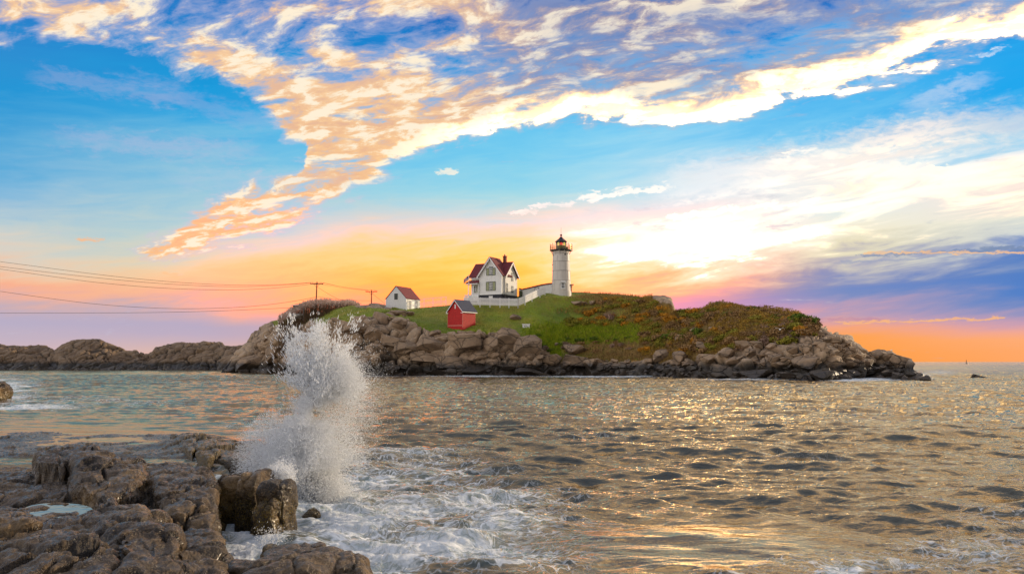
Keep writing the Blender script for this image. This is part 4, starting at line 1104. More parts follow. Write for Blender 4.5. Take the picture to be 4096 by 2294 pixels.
# ---------------------------------------------------------------- marker box on the turf
def marker_box():
    p = Vector(hit(526, 326.0)); H = empty("concrete_box", p + Vector((0, -.1, 0)), math.radians(8)); tag(H, "small white concrete box with dark holes at the edge of the lawn", "box")
    m = MB(); m.box(-.75, .75, -.3, .3, -.5, .40); m.build("body", M_WHITEP, H)
    m = MB(); m.box(-.82, .82, -.36, .36, .40, .54); m.build("lid", M_WHITEP, H)
    for x, w_ in ((-.38, .09), (-.1, .06), (.14, .07)): m = MB(); m.box(x - w_, x + w_, -.305, -.295, -.05, .14); m.build("hole", M_BLACK, H)
marker_box()

# ---------------------------------------------------------------- utility poles and wires
def utility_pole(px, top, bot, d, arm_px, label, bottom_px=None):
    t = Vector(at(px, top, d)); b = Vector(at(bottom_px or px, bot, d)); H = empty("utility_pole", b); tag(H, label, "utility pole", "utility poles on the island")
    v = t - b; m = MB(); m.tube((0, 0, -1.5), v, .19, .13, 8); m.build("pole", M_WOOD, H)
    w = arm_px * d / F; z = v.z - .55; x = v.x
    m = MB(); m.box(x - w / 2, x + w / 2, -.22, -.10, z - .10, z + .10)
    m.build("crossarm", M_WOOD, H)
    m = MB(); m.tube((x - .7, -.2, z - .05), (x, -.15, z - .95), .035, .035, 5); m.tube((x + .7, -.2, z - .05), (x, -.15, z - .95), .035, .035, 5); m.build("brace", M_WOOD, H)
    ends = []
    for k in (-.46, -.30, .32, .47):
        q = Vector((x + w * k, -.16, z + .1)); m = MB(); m.lathe([(.04, q.z), (.08, q.z + .06), (.055, q.z + .12), (.09, q.z + .18), (.03, q.z + .27)], 8, q.x, q.y); m.build("insulator", M_SEAM, H); ends.append(b + q + Vector((0, 0, .25)))
    return b, t, ends
B1, T1_, E1 = utility_pole(317.0, 281.3, 313.5, 200.0, 13.2, "taller utility pole rising from the reeds beside the boat", 315.4)
B2, T2_, E2 = utility_pole(371.5, 289.3, 306.5, 232.0, 11.6, "shorter utility pole behind the bare rock dome")
def wire(label, ctrl, r=.045, n=40):
    """ctrl: (px, py, depth) along the span, smooth"""
    ctrl = sorted(ctrl); xs = np.array([c[0] for c in ctrl], float)
    t = np.linspace(xs[0], xs[-1], n)
    co = np.polyfit(xs, [c[1] for c in ctrl], min(3, len(ctrl) - 1)); y = np.polyval(co, t)
    y += np.interp(t, xs, np.array([c[1] for c in ctrl]) - np.polyval(co, xs))
    inv = np.interp(t, [xs[0], xs[-1]], [1 / ctrl[0][2], 1 / ctrl[-1][2]])
    P = at(t, y, 1 / inv); o = Vector(P[0]); m = MB(); rr = [r * (1 / i) / 200 for i in inv]
    for i in range(n - 1): m.tube(Vector(P[i]) - o, Vector(P[i + 1]) - o, rr[i], rr[i + 1], 5)
    w = m.build("power_line", M_WOOD); w.location = o; tag(w, label, "power line", "overhead lines"); return w
def Q(v): p = project(np.array(v)); return (float(p[0]), float(p[1]), v[1])
wire("topmost overhead wire running in from the left to the taller pole", [(-60, 254.5, 95), (0, 261.2, 98), (90, 273.0, 110), (200, 283.2, 140), (245, 284.7, 160), Q(E1[0])])
wire("second overhead wire from the top running in to the taller pole", [(-60, 259.5, 95), (0, 266.1, 98), (89, 276.5, 110), (190, 284.7, 140), (240, 286.2, 160), Q(E1[1])])
wire("third overhead wire from the top running in to the taller pole", [(-60, 262, 95), (0, 268.5, 98), (90, 281.2, 110), (197, 289.0, 140), (240, 289.2, 160), Q(E1[2])])
wire("single sagging wire meeting the taller pole halfway up", [(-60, 284, 95), (0, 290.8, 98), (90, 303.0, 110), (177, 308.1, 140), (217, 307.7, 160), (315.8, 296.6, 200)])
wire("lowest nearly level wire ending beside the white boat", [(-60, 312.4, 95), (0, 312.5, 98), (100, 312.4, 120), (163, 311.8, 140), (240, 309.6, 165), (299, 306.6, 199)])
for i, nm in enumerate(("upper", "middle", "lower")):
    a = Q(E1[i + 1]); b = Q(E2[i + 1]); wire(nm + " of the three thin wires strung between the two poles", [a, ((a[0] + b[0]) / 2, (a[1] + b[1]) / 2 + .9 + .3 * i, 214), b], .028)
wire("thicker low wire strung between the two poles", [(316.4, 296.0, 200), (345, 299.3, 214), (371, 300.2, 231.8)], .03)
wire("slanting guy wire going down to the reeds from the taller pole", [(318.2, 287.0, 200), (334, 296.5, 206), (350, 303.5, 212)], .03)
wire("short guy wire going down beside the boathouse", [(372.2, 293.0, 231.5), (379, 298.5, 225), (385, 303.5, 218)], .03)

# ---------------------------------------------------------------- boat in its cradle
def skiff():
    d = 201.0; c = Vector(at(297.0, 317.0, d)); H = empty("rowing_boat", c, math.radians(-8)); tag(H, "small white boat hanging in a white frame at the cliff edge", "boat")
    # hull by stations
    n = 13; m = 9; L_ = 3.1; V = []
    for i in range(n):
        t = i / (n - 1); w = .72 * math.sin(math.pi * (0.18 + .70 * t)) ** .7 * (1 if t < .85 else (1 - t) / .15 * .75 + .25); sh = .14 * (2 * t - 1) ** 2
        for j in range(m):
            a = math.pi * j / (m - 1); V.append(((t - .5) * L_, -w * math.cos(a), .85 + sh - .75 * math.sin(a) ** .8 * (1 - .35 * (2 * t - 1) ** 4)))
    fs = [(i * m + j, i * m + j + 1, (i + 1) * m + j + 1, (i + 1) * m + j) for i in range(n - 1) for j in range(m - 1)]
    fs += [tuple(range(m)), tuple(range((n - 1) * m + m - 1, (n - 1) * m - 1, -1))]
    h = mesh_obj("hull", V, fs, M_WHITEP, H, True); so = h.modifiers.new("shell", 'SOLIDIFY'); so.thickness = .05
    g = MB(); g.polytube([Vector(V[i * m]) + Vector((0, 0, .02)) for i in range(n)], .04); g.polytube([Vector(V[i * m + m - 1]) + Vector((0, 0, .02)) for i in range(n)], .04); g.build("gunwale", M_GREYWOOD, H)
    g = MB(); g.box(-.7, -.45, -.62, .62, .72, .76); g.box(.4, .65, -.6, .6, .72, .76); g.build("thwart", M_GREYWOOD, H)
    g = MB(); g.box(-.95, -.75, -.72, -.66, .40, .68); g.box(-.98, -.72, -.735, -.725, .58, .63); g.build("emblem", paint("boat_blue", (0.03, 0.05, 0.25), .5), H)
    g = MB()
    for x in (-1.15, 1.15):
        for y in (-.9, .9): g.tube((x, y, -.6), (x, y, 3.0), .055, .055, 6)
        g.tube((x, -.9, 3.0), (x, .9, 3.0), .055)
    g.tube((-1.4, -.9, 3.0), (1.4, -.9, 3.0), .06); g.tube((-1.15, .9, 2.6), (1.15, .9, 2.6), .05); g.tube((-1.15, -.9, 2.0), (1.15, -.9, 2.0), .05); g.build("gantry", M_WHITEP, H)
    g = MB(); g.box(-.55, .45, -.95, -.6, 2.55, 2.95); g.tube((-.7, -.9, 2.75), (.6, -.9, 2.75), .14); g.build("winch", M_FOUND, H)
    g = MB(); g.tube((-.9, -.7, .9), (-.9, -.85, 2.95), .02); g.tube((.9, -.7, .9), (.9, -.85, 2.95), .02); g.build("hoist_rope", M_SEAM, H)
    g = MB(); g.box(-1.2, 1.2, -.1, .1, -.25, .1); g.build("cradle", M_GREYWOOD, H)
    p = Vector(at(303.8, 317.5, d - 1)); m_ = MB(); m_.box(-.10, .10, -.10, .10, -1.0, 2.1); P_ = m_.build("wooden_post", M_GREYWOOD); P_.location = p; tag(P_, "grey weathered wooden post right of the white boat", "post")
skiff()

# ---------------------------------------------------------------- buoy on the horizon
def buoy():
    x, y, z = ray(966.4, 361.3); d = 1150.0; H = empty("navigation_buoy", (float(x / y * d), d, 0)); tag(H, "thin dark navigation buoy standing on the right horizon", "buoy")
    m = MB(); m.lathe([(.001, -.6), (1.2, -.5), (1.35, .4), (1.0, .9), (.001, .95)], 16); m.build("float", M_BLACK, H, True)
    m = MB()
    for k in range(4): a = math.pi / 4 + k * math.pi / 2; m.tube((.8 * math.cos(a), .8 * math.sin(a), .9), (.3 * math.cos(a), .3 * math.sin(a), 4.4), .14, .10, 6)
    m.box(-.5, .5, -.5, .5, 2.6, 2.75); m.build("tower", M_BLACK, H)
    m = MB(); m.tube((0, 0, 4.3), (0, 0, 5.9), .28, .18, 8); m.build("light", M_BLACK, H)
buoy()
# ---------------------------------------------------------------- loose boulders
def rock_material(name, base=((0.15, 0.098, 0.058), (0.40, 0.27, 0.165)), wet_z=3.0):
    m, g, b = mat_new(name)
    p = g.pos(); x, y, z = g.xyz(p)
    n = g.noise(p, 0.5, 6, 0.62); nf = g.noise(p, 3.0, 6, 0.65); nn = g.noise(p, 10.0, 4, 0.6)
    rnd = E(g, g.new('ShaderNodeObjectInfo').outputs['Random'])
    rc = g.mix((g.ss(n, 0.3, 0.7) * 0.6 + rnd * 0.4), base[0] + (1,), base[1] + (1,))
    rc = g.mix(g.ss(nf, 0.45, 0.75) * 0.5, rc, (0.13, 0.11, 0.09, 1))
    rc = g.mix(g.ss(nn, 0.58, 0.72) * 0.3, rc, (0.42, 0.38, 0.33, 1))
    wv = g.noise(p, 0.25, 3, 0.5, col=True)
    cr = g.voro(g.vmath('ADD', g.vmath('MULTIPLY', p, (0.30, 0.30, 0.55)), g.vmath('SCALE', wv, scale=1.2)), 1.0, 'DISTANCE_TO_EDGE')
    rc = g.mix(g.ss(cr, 0.022, 0.0) * 0.85, rc, (0.03, 0.024, 0.018, 1))
    zt = z + (n - 0.5) * 2.0
    wet = g.ss(zt, wet_z, wet_z - 1.3)
    rc = g.mix(wet * 0.90, rc, (0.020, 0.018, 0.017, 1))
    g.put(b.inputs['Base Color'], rc); g.put(b.inputs['Roughness'], g.ss(wet, 0, 1, 0.85, 0.42))
    g.put(b.inputs['Normal'], g.bump(nf * 0.25 + nn * 0.06 + g.ss(cr, 0.0, 0.05) * 0.35, 0.9, 0.5))
    return m
M_BOULD = rock_material("boulder_granite")
def boulder_mesh(seed, cuts=9, blocky=0.7, sub=3):
    bm = bmesh.new(); bmesh.ops.create_icosphere(bm, subdivisions=sub + 1, radius=1.0)
    V = np.array([v.co[:] for v in bm.verts]); rng = np.random.default_rng(seed)
    # superellipsoid towards a box, then clipped by joint planes
    pw = 2 + 5 * blocky
    V = V / (np.abs(V) ** pw).sum(1, keepdims=True) ** (1 / pw)
    for _ in range(cuts):
        n = rng.normal(size=3); n /= np.linalg.norm(n); h = rng.uniform(0.52, 0.92)
        d = V @ n - h; k = d > 0; V[k] -= np.outer(d[k] * 0.98, n)
    V *= (1 + 0.05 * fbm(V * 1.6 + seed, 4, seed))[:, None]
    V += 0.03 * np.stack([fbm(V * 5 + i * 7, 2, seed + i) for i in range(3)], -1)
    for v, c in zip(bm.verts, V): v.co = c
    me = bpy.data.meshes.new("boulder"); bm.to_mesh(me); bm.free()
    me.polygons.foreach_set('use_smooth', [True] * len(me.polygons)); me.materials.append(M_BOULD); me.set_sharp_from_angle(angle=math.radians(24))
    return me
BM = [boulder_mesh(s, 12 + s % 6, 0.5 + 0.1 * (s % 5)) for s in range(12)]
RB = random.Random(5)
def put_boulder(px, py, w, h, label, group=None, depth=None, rot=None, k=None, sink=0.1):
    """px,py centre and w,h size as seen; the stone stands on the shore where that line of sight meets it"""
    if depth is None:
        q = hit(px, py + h * 0.40)
        if q is None: return None
        d = q.y
    else: d = depth
    c = Vector(at(px, py, d)); s = d / F
    o = bpy.data.objects.new("boulder", BM[RB.randrange(len(BM)) if k is None else k]); COL.objects.link(o)
    hw, hh = w * s / 2, h * s / 2
    o.scale = (hw * 1.08, (hw + hh) * 0.55, hh * 1.08)
    o.location = c + Vector((0, 0.15 * hw, -sink * hh))
    o.rotation_euler = (RB.uniform(-.12, .12), rot if rot is not None else RB.uniform(-.25, .25), RB.uniform(-.35, .35))
    tag(o, label, "boulder", group); return o
BIG = [
 (574,347.5,30,13.5,"smooth tan boulder capping a stack, with a dark hole near its top", 4),
 (573,360.5,26,15,"wide brown block directly under the capping boulder of the stack",1), (590.5,362,15.5,14,"squarish tan block leaning beside the boulder stack",4),
 (563,366,16,10,"low pale slab at the foot of the boulder stack",None), (607,372.5,12,5,"wet grey wedge of rock lying just above the waterline",None),
 (663,354,18,13.5,"brown rounded block at the edge of the eroded bank",2), (680,355.5,17.5,15,"upright square brown block with a level crack",4), (648,360.2,9,6,"round tan cobble lying below the eroded bank",None),
 (705,346,16,9,"reddish knobbly block resting on the big pale block",3),(709,357,26,13,"large pale block with flat top above the rubble",4),(727,352,20,10,"long tan block tilted against the large pale block",None),
 (744,344.5,18,9,"pale rounded block below the heather",None),(735,359,17,9,"brown faceted block in the middle of the rock fall",None),(751,351,13,9,"grey faceted block in the rock fall",None),(757,344,12,8,"small pale block near the top of the rock fall",None),
 (722,372,30,17,"dark sloping slab standing in the water",1),(757,373,46,15,"long dark ridged slab along the waterline",4),(787,374.5,22,9,"low black rock at the end of the dark slab",None),
 (776,359,20,13,"dark brown block behind the waterline slab",None),(792,350,16,9,"pale lit block under the grey cliff",None),(806,347,14,13,"tall grey fluted rock face block",4),(822,345,11,12,"split upright grey block",4),
 (771,346,12,8,"small tan block beside the fluted rock",None),(783,364,24,12,"broad brown boulder low on the right cliff",None),(808,361,36,15,"big flat topped brown slab on the right cliff",4),(834,360,22,17,"massive dark rounded boulder near the point",2),
 (852,362,18,14,"dark wedge shaped boulder near the point",None),(823,373,30,11,"dark boulder with surf around its foot",None),(848,374,24,10,"black sloping rock streaming with water",None),(868,372.5,30,9,"long low black rock sloping into the sea",None),
 (890,371.5,14,8,"jagged black rock near the tip of the island",None),(901,374,14,6,"small black rock awash at the tip",None),(912,373.5,12,4.5,"thin black rock farthest out at the tip",None),(893,377.5,14,5,"low black rock in front of the tip",None),
 (866,361,16,9,"reddish block on the crest near the tip",None),(881,353.5,15,9,"brown peaked rock on the low crest near the tip",None),(899,360,20,13,"smooth reddish slab sloping down at the tip",1),
 (693,329.5,9,5,"flat grey stone half hidden in the scrub",None),(684,326,8,4,"small grey stone above the flat grey stone",None),(680.5,337,10,7.5,"round pale boulder under the heather",2),(706,339,8,4,"pale flat stone in scrub on the right hill",None),
 (701,330,7,3.5,"narrow grey stone in the right hill scrub",None),(711,328,7,3.5,"small grey stone in the right hill scrub",None),
 (579,302.3,22,6,"long low grey outcrop lying on the lawn",4),(592,301.8,8,6,"short square grey stone beside the long outcrop",4),(516.5,316.6,12,6.5,"rounded grey stone alone on the lawn",2),
(398,312.5,16,6,"flat pale stone below the boathouse",None),(410,313,12,5,"small flat pale stone beside the boathouse corner",None),(391,318,8,4,"small pale stone in the turf below the dome",None),
 (379,331,24,18,"big round topped tan block under the turf",2),(357,327,30,13,"broad pale rock spreading down from the turf",None),(399,324,20,12,"tan block split from its neighbour at the turf edge",None),(391,341,28,14,"smooth orange brown block above the dark gap",1),(408,347,26,14,"long rounded tan block overhanging the gap",2),
 (434,343,30,17,"wide tan boulder with a slab resting on it",None),(436,331.8,13,6,"oval slab lying on the wide tan boulder",2),(461,341,34,21,"large cracked tan boulder left of the rounded wall",1),(428,357,34,14,"grey brown block above the black base",None),(450,361,28,16,"dark olive block at the cliff foot",None),(476,356,30,14,"rounded olive block beside the dark gap",None),
 (509,336,26,22,"upright rounded block in the middle of the cliff",2),(530,344,30,24,"great smooth rounded tan boulder at the end of the cliff",2),(490,346,16,20,"narrow upright tan block between two big boulders",None),(552,360,26,14,"slanting brown slab below the great boulder",None),
 (470,369,40,12,"black wet boulder at the cliff base",None),(437,371,30,8,"black rock half in the surf at the cliff base",None),(510,367,26,8,"thin flat slab above the waterline",None),(530,371,28,8,"dark flat slab in the wash",None),
 (250,362,26,18,"dark rounded rock at the far left foot of the cliff",2),(272,352,20,26,"tall leaning brown slab on the left cliff",4),(296,358,26,26,"big grey brown boulder low on the left cliff",2),(286,334,22,20,"tan slab leaning against the left headland",4),(229,371.0,9,4,"small black rock in the channel",None),(242,370.5,12,4,"low black rock beside the left cliff foot",None),
]
for (x, y, w, h, lb, k) in BIG:
    put_boulder(x, y, w, h, lb, None, None, None, k)
# small rubble along the waterline: many alike stones
for i in range(150):
    x = RB.uniform(598, 705) if i < 85 else RB.uniform(690, 905)
    wl = np.interp(x, [598, 684, 711, 792, 858, 905], [375.2, 377, 378.2, 379, 378.6, 379.2])
    y = wl - 1.2 - RB.random() ** 1.5 * (15 if x < 705 else 24)
    w = RB.uniform(4, 10) * (1.25 if x > 705 else 1); put_boulder(x, y, w, w * RB.uniform(.5, .75), "small dark stone in the rubble along the island's waterline", "rubble stones along the waterline")
for i in range(70):
    x = RB.uniform(262, 560); wl = np.interp(x, [262, 335, 560], [372.4, 374.8, 375]); y = wl - RB.random() ** 1.3 * 34
    w = RB.uniform(5, 14); put_boulder(x, y, w, w * RB.uniform(.5, .8), "brown block wedged among the joints of the granite cliff", "blocks wedged in the cliff")
for i in range(46):
    x = RB.uniform(812, 905); top = np.interp(x, [812, 849, 869, 878, 905], [323, 341, 353, 350, 359]); y = top + 2 + RB.random() * 20
    w = RB.uniform(5, 12); put_boulder(x, y, w, w * RB.uniform(.5, .8), "angular reddish block on the rocky crest towards the island's tip", "blocks on the right crest")
def sea_rock(px, py, w, h, label, k, rot=0.0, z=-0.05):
    c = on_plane(px, py, 0.0); d = c[1]; s = d / F; o = bpy.data.objects.new("boulder", BM[k]); COL.objects.link(o)
    o.scale = (w * s / 2, w * s / 2.2, h * s * .95); o.location = (c[0], d, z); o.rotation_euler = (0, rot, .2); tag(o, label, "boulder")
sea_rock(976, 378.0, 16, 4.5, "lone black rock rising from the open sea off the tip", 1, .25)
sea_rock(988, 378.6, 9, 1.8, "low black back of rock just right of the lone sea rock", 2)
sea_rock(922, 377.2, 12, 2.2, "flat black rock awash between the tip and the lone rock", 4)

# ---------------------------------------------------------------- plants
def leaf_mat(name, a, b_, rough=.8):
    m, g, b = mat_new(name); p = g.pos()
    rnd = E(g, g.new('ShaderNodeObjectInfo').outputs['Random'])
    n = g.noise(p, 0.9, 4, 0.6); nf = g.noise(p, 6.0, 3, 0.6)
    g.put(b.inputs['Base Color'], g.mix((g.ss(n, .35, .65) * .45 + g.ss(nf, .35, .65) * .35 + rnd * .3).clamp(), a + (1,), b_ + (1,)))
    b.inputs['Roughness'].default_value = rough; b.inputs['Specular IOR Level'].default_value = 0.15
    return m
def shrub_mesh(name, seed, mat, n=620, leaf=.15, twig=40, flat=.75, twigmat=None):
    rng = np.random.default_rng(seed); V = []; Fc = []
    lobes = [(rng.uniform(-.55, .55), rng.uniform(-.5, .5), rng.uniform(.15, .55), rng.uniform(.35, .6)) for _ in range(7)]
    for i in range(n):
        lx, ly, lz, lr = lobes[rng.integers(7)]; d = rng.normal(size=3); d /= np.linalg.norm(d); r = lr * rng.uniform(.55, 1.08)
        c = np.array([lx, ly, lz]) + d * r
        if c[2] < 0: c[2] *= -.4
        c[2] *= flat; s = leaf * rng.uniform(.5, 1.2)
        u = rng.normal(size=3); u /= np.linalg.norm(u); w = np.cross(u, d + .3 * rng.normal(size=3)); w /= np.linalg.norm(w) + 1e-6
        k = len(V); V += [c - u * s, c + w * s * .55, c + u * s, c - w * s * .55]; Fc.append((k, k + 1, k + 2, k + 3))
    for i in range(twig):
        a = rng.uniform(0, 6.28); t = rng.uniform(.2, 1.0); p0 = np.array([rng.uniform(-.2, .2), rng.uniform(-.2, .2), -.1]); p1 = np.array([math.cos(a) * t * .95, math.sin(a) * t * .95, rng.uniform(.6, 1.15) * flat * (1.2 - .4 * t)])
        s = .014; k = len(V); V += [p0 + [s, 0, 0], p0 - [s, 0, 0], p1, p1 + [0, s * .6, 0]]; Fc.append((k, k + 1, k + 2, k + 3))
    me = bpy.data.meshes.new(name); me.from_pydata([tuple(v) for v in V], [], Fc); me.materials.append(mat); return me
SH = {
 'orange': [shrub_mesh("shrub", s, leaf_mat("orange_leaves_%d" % s, (0.24, 0.115, 0.012), (0.58, 0.25, 0.020))) for s in (1, 2)],
 'olive': [shrub_mesh("shrub", s, leaf_mat("olive_leaves_%d" % s, (0.085, 0.095, 0.012), (0.30, 0.25, 0.030))) for s in (3, 4)],
 'brown': [shrub_mesh("shrub", s, leaf_mat("brown_leaves_%d" % s, (0.14, 0.085, 0.038), (0.36, 0.21, 0.085)), n=420, twig=140) for s in (5, 6)],
 'mauve': [shrub_mesh("shrub", s, leaf_mat("mauve_twigs_%d" % s, (0.20, 0.13, 0.10), (0.42, 0.27, 0.20)), n=330, leaf=.10, twig=320) for s in (7, 8)],
 'green': [shrub_mesh("shrub", s, leaf_mat("green_leaves_%d" % s, (0.035, 0.062, 0.010), (0.13, 0.190, 0.018))) for s in (9, 10)],
}
RP = random.Random(11)
SKY = [(c[0], c[5]) for c in ISL]; L1 = [(c[0], c[2]) for c in ISL]
def skyl(x): return float(np.interp(x, [a for a, _ in SKY], [b for _, b in SKY]))
def l1(x): return float(np.interp(x, [a for a, _ in L1], [b for _, b in L1]))
LAB = {
 'orange': "orange brown autumn shrub on the island's right slope", 'olive': "olive green shrub on the island's right slope",
 'brown': "dull brown half bare shrub on the island's right slope", 'mauve': "mauve grey leafless shrub on the island's right slope", 'green': "dark green shrub on the island's right slope"}
def put_shrub(kind, px, py, w, label=None, hfac=.8):
    q = hit(px, py)
    if q is None: return
    s = w * q.y / F / 2; o = bpy.data.objects.new("shrub", RP.choice(SH[kind])); COL.objects.link(o)
    o.location = q + Vector((0, s * .2, -s * .15)); o.scale = (s * RP.uniform(.85, 1.2), s, s * hfac * RP.uniform(.8, 1.2)); o.rotation_euler = (0, 0, RP.uniform(0, 6.28))
    tag(o, label or LAB[kind], "shrub", None if label else kind + " shrubs on the right slope")
put_shrub('mauve', 611, 318, 18, "large round grey leafless bush standing among orange shrubs", 1.0)
put_shrub('mauve', 762, 341, 22, "wide pinkish bush low on the right hill", .7)
put_shrub('mauve', 742, 345, 16, "pinkish bush beside the pale rocks on the right hill", .7)
n_ = 0; tries = 0
while n_ < 258 and tries < 3000:
    tries += 1
    x = RP.uniform(562, 815); t = RP.random(); y0 = skyl(x) + 1.0; y1 = l1(x) - (0 if x < 780 else -2)
    y = y0 + (y1 - y0) * t
    if x < 600 and y < 300 + (600 - x) * .55: continue
    if x < 640 and y < 298.5: continue
    if 535 < x < 642 and y > 326: continue
    if 640 < x < 675 and y < 304: continue
    if x > 795 and y > 336: continue
    if y > 352: continue
    r = RP.random()
    if x < 705 and y < 332: kind = 'orange' if r < .38 else ('olive' if r < .80 else 'brown')
    elif 735 < x < 800 and y > 326: kind = 'mauve' if r < .35 else ('brown' if r < .8 else 'olive')
    elif y < y0 + 4 and x > 690: kind = 'green' if r < .5 else 'brown'
    else: kind = 'brown' if r < .55 else ('olive' if r < .80 else ('orange' if r < .92 else 'green'))
    put_shrub(kind, x, y, RP.uniform(10, 19) * np.interp(x, [560, 815], [.9, 1.15]), None, .95); n_ += 1
for i in range(26): put_shrub('brown' if i % 3 else 'mauve', RP.uniform(560, 690), RP.uniform(341, 354), RP.uniform(7, 12), None, .8)
for (x, y, w) in ((533, 341, 12), (541, 346, 12), (549, 350, 11), (556, 344, 12), (538, 335, 9), (566, 339, 11), (580, 340, 12), (595, 339, 11), (630, 337, 12), (617, 340, 11)):
    put_shrub('green', x, y, w, None, .7)
SH_GRP = "green shrubs on the bank"

# long grass and scrub litter as blades
def blades(name, pts, hgt, wid, mat, seed, lean=.35, label=None):
    rng = np.random.default_rng(seed); n = len(pts); P = np.array(pts)
    a = rng.uniform(0, 6.28, n); h = hgt * rng.uniform(.5, 1.3, n); l = lean * h
    t = rng.uniform(0, 6.28, n); w = wid * rng.uniform(.6, 1.4, n)
    A = P + np.stack([np.cos(a) * w, np.sin(a) * w, -0.1 + 0 * a], -1); B = P - np.stack([np.cos(a) * w, np.sin(a) * w, 0.1 + 0 * a], -1)
    C = P + np.stack([np.cos(t) * l, np.sin(t) * l, h], -1)
    V = np.stack([A, B, C], 1).reshape(-1, 3); o = np_mesh(name, V, np.arange(3 * n).reshape(-1, 3), mat, smooth=False)
    tag(o, label, None, None, 'stuff'); return o
def sample_island(n, cond, seed):
    rng = np.random.default_rng(seed); me = ISLAND.data; nv = len(me.vertices)
    co = np.empty(nv * 3, np.float32); me.vertices.foreach_get('co', co); co = co.reshape(-1, 3)
    rk = np.empty(nv, np.float32); me.attributes['rock'].data.foreach_get('value', rk)
    PX, PY = project(co.astype(float)); k = np.where((rk < .35) & cond(PX, PY))[0]
    idx = rng.choice(k, n); return co[idx] + rng.normal(scale=.12, size=(n, 3)) * [1, 1, .2]
inpic = lambda X, Y: (X > 240) & (X < 830) & (Y < 372) & (Y > 286)
blades("short_turf", sample_island(60000, lambda X, Y: inpic(X, Y) & (X < 625 + 20 * np.sin(Y * .6)), 1), .16, .035, leaf_mat("turf_blades", (0.085, 0.150, 0.010), (0.22, 0.25, 0.02)), 2, .5, "short green turf covering the lawn")
blades("long_grass", sample_island(26000, lambda X, Y: inpic(X, Y) & (X > 520 + 45 * np.random.default_rng(1).random(X.shape)) & (X < 655 - 30 * np.random.default_rng(2).random(X.shape)) & (Y > 320 + 8 * np.random.default_rng(3).random(X.shape)) & ((X < 560) | (Y < 336 + 8 * np.random.default_rng(4).random(X.shape))), 3), .55, .05, leaf_mat("bank_grass", (0.110, 0.210, 0.010), (0.36, 0.40, 0.02)), 4, .6, "long bright green grass on the bank")
blades("dry_grass", sample_island(42000, lambda X, Y: inpic(X, Y) & (X > 578 + 18 * np.sin(Y * .5) + 12 * np.sin(Y * 1.9 + X * .25)), 5), .50, .05, leaf_mat("dry_grass_blades", (0.16, 0.095, 0.030), (0.36, 0.23, 0.085)), 6, .5, "dry brown grass between the shrubs")

def scrub():
    rng = np.random.default_rng(31); n = 120000
    P = sample_island(n, lambda X, Y: (X > 580 + 16 * np.sin(Y * .5) + 10 * np.sin(Y * 1.7 + X * .3)) & (X < 806) & (Y < 356) & ((X > 640) | (Y < 325)) & (Y > 297 - 0 * X) & ((X > 600) | (Y > 302)), 33).astype(float)
    cl = fbm(P * np.array([.45, .45, .45]), 3, 71); P = P[cl > -.22]; n = len(P)
    P[:, 2] += rng.random(n) ** .8 * (.25 + .75 * np.clip(fbm(P * .6, 3, 72) + .5, 0, 1))
    u = rng.normal(size=(n, 3)); u /= np.linalg.norm(u, axis=1, keepdims=True); w = np.cross(u, rng.normal(size=(n, 3))); w /= np.linalg.norm(w, axis=1, keepdims=True); s = rng.uniform(.06, .14, (n, 1))
    V = np.stack([P - u * s, P + w * s * .6, P + u * s, P - w * s * .6], 1).reshape(-1, 3)
    m, g, b = mat_new("scrub_leaves"); p = g.pos(); x, y, z = g.xyz(p); nb = g.noise(p, 0.13, 4, .6); nm = g.noise(p, 0.8, 4, .6); nf = g.noise(p, 5.0, 3, .6)
    c = g.ramp(nb * .55 + nm * .3 + nf * .15, [(.36, (.11, .115, .016, 1)), (.44, (.28, .20, .030, 1)), (.50, (.44, .25, .030, 1)), (.56, (.32, .21, .060, 1)), (.64, (.30, .19, .12, 1))])
    g.put(b.inputs['Base Color'], g.mix(g.ss(nf, .3, .7) * .5, c, (.10, .07, .03, 1))); b.inputs['Roughness'].default_value = .85; b.inputs['Specular IOR Level'].default_value = .1
    o = np_mesh("scrub", V, np.arange(4 * n).reshape(-1, 4), m, smooth=False); tag(o, "low autumn scrub matting the right slope", None, None, 'stuff')
scrub()
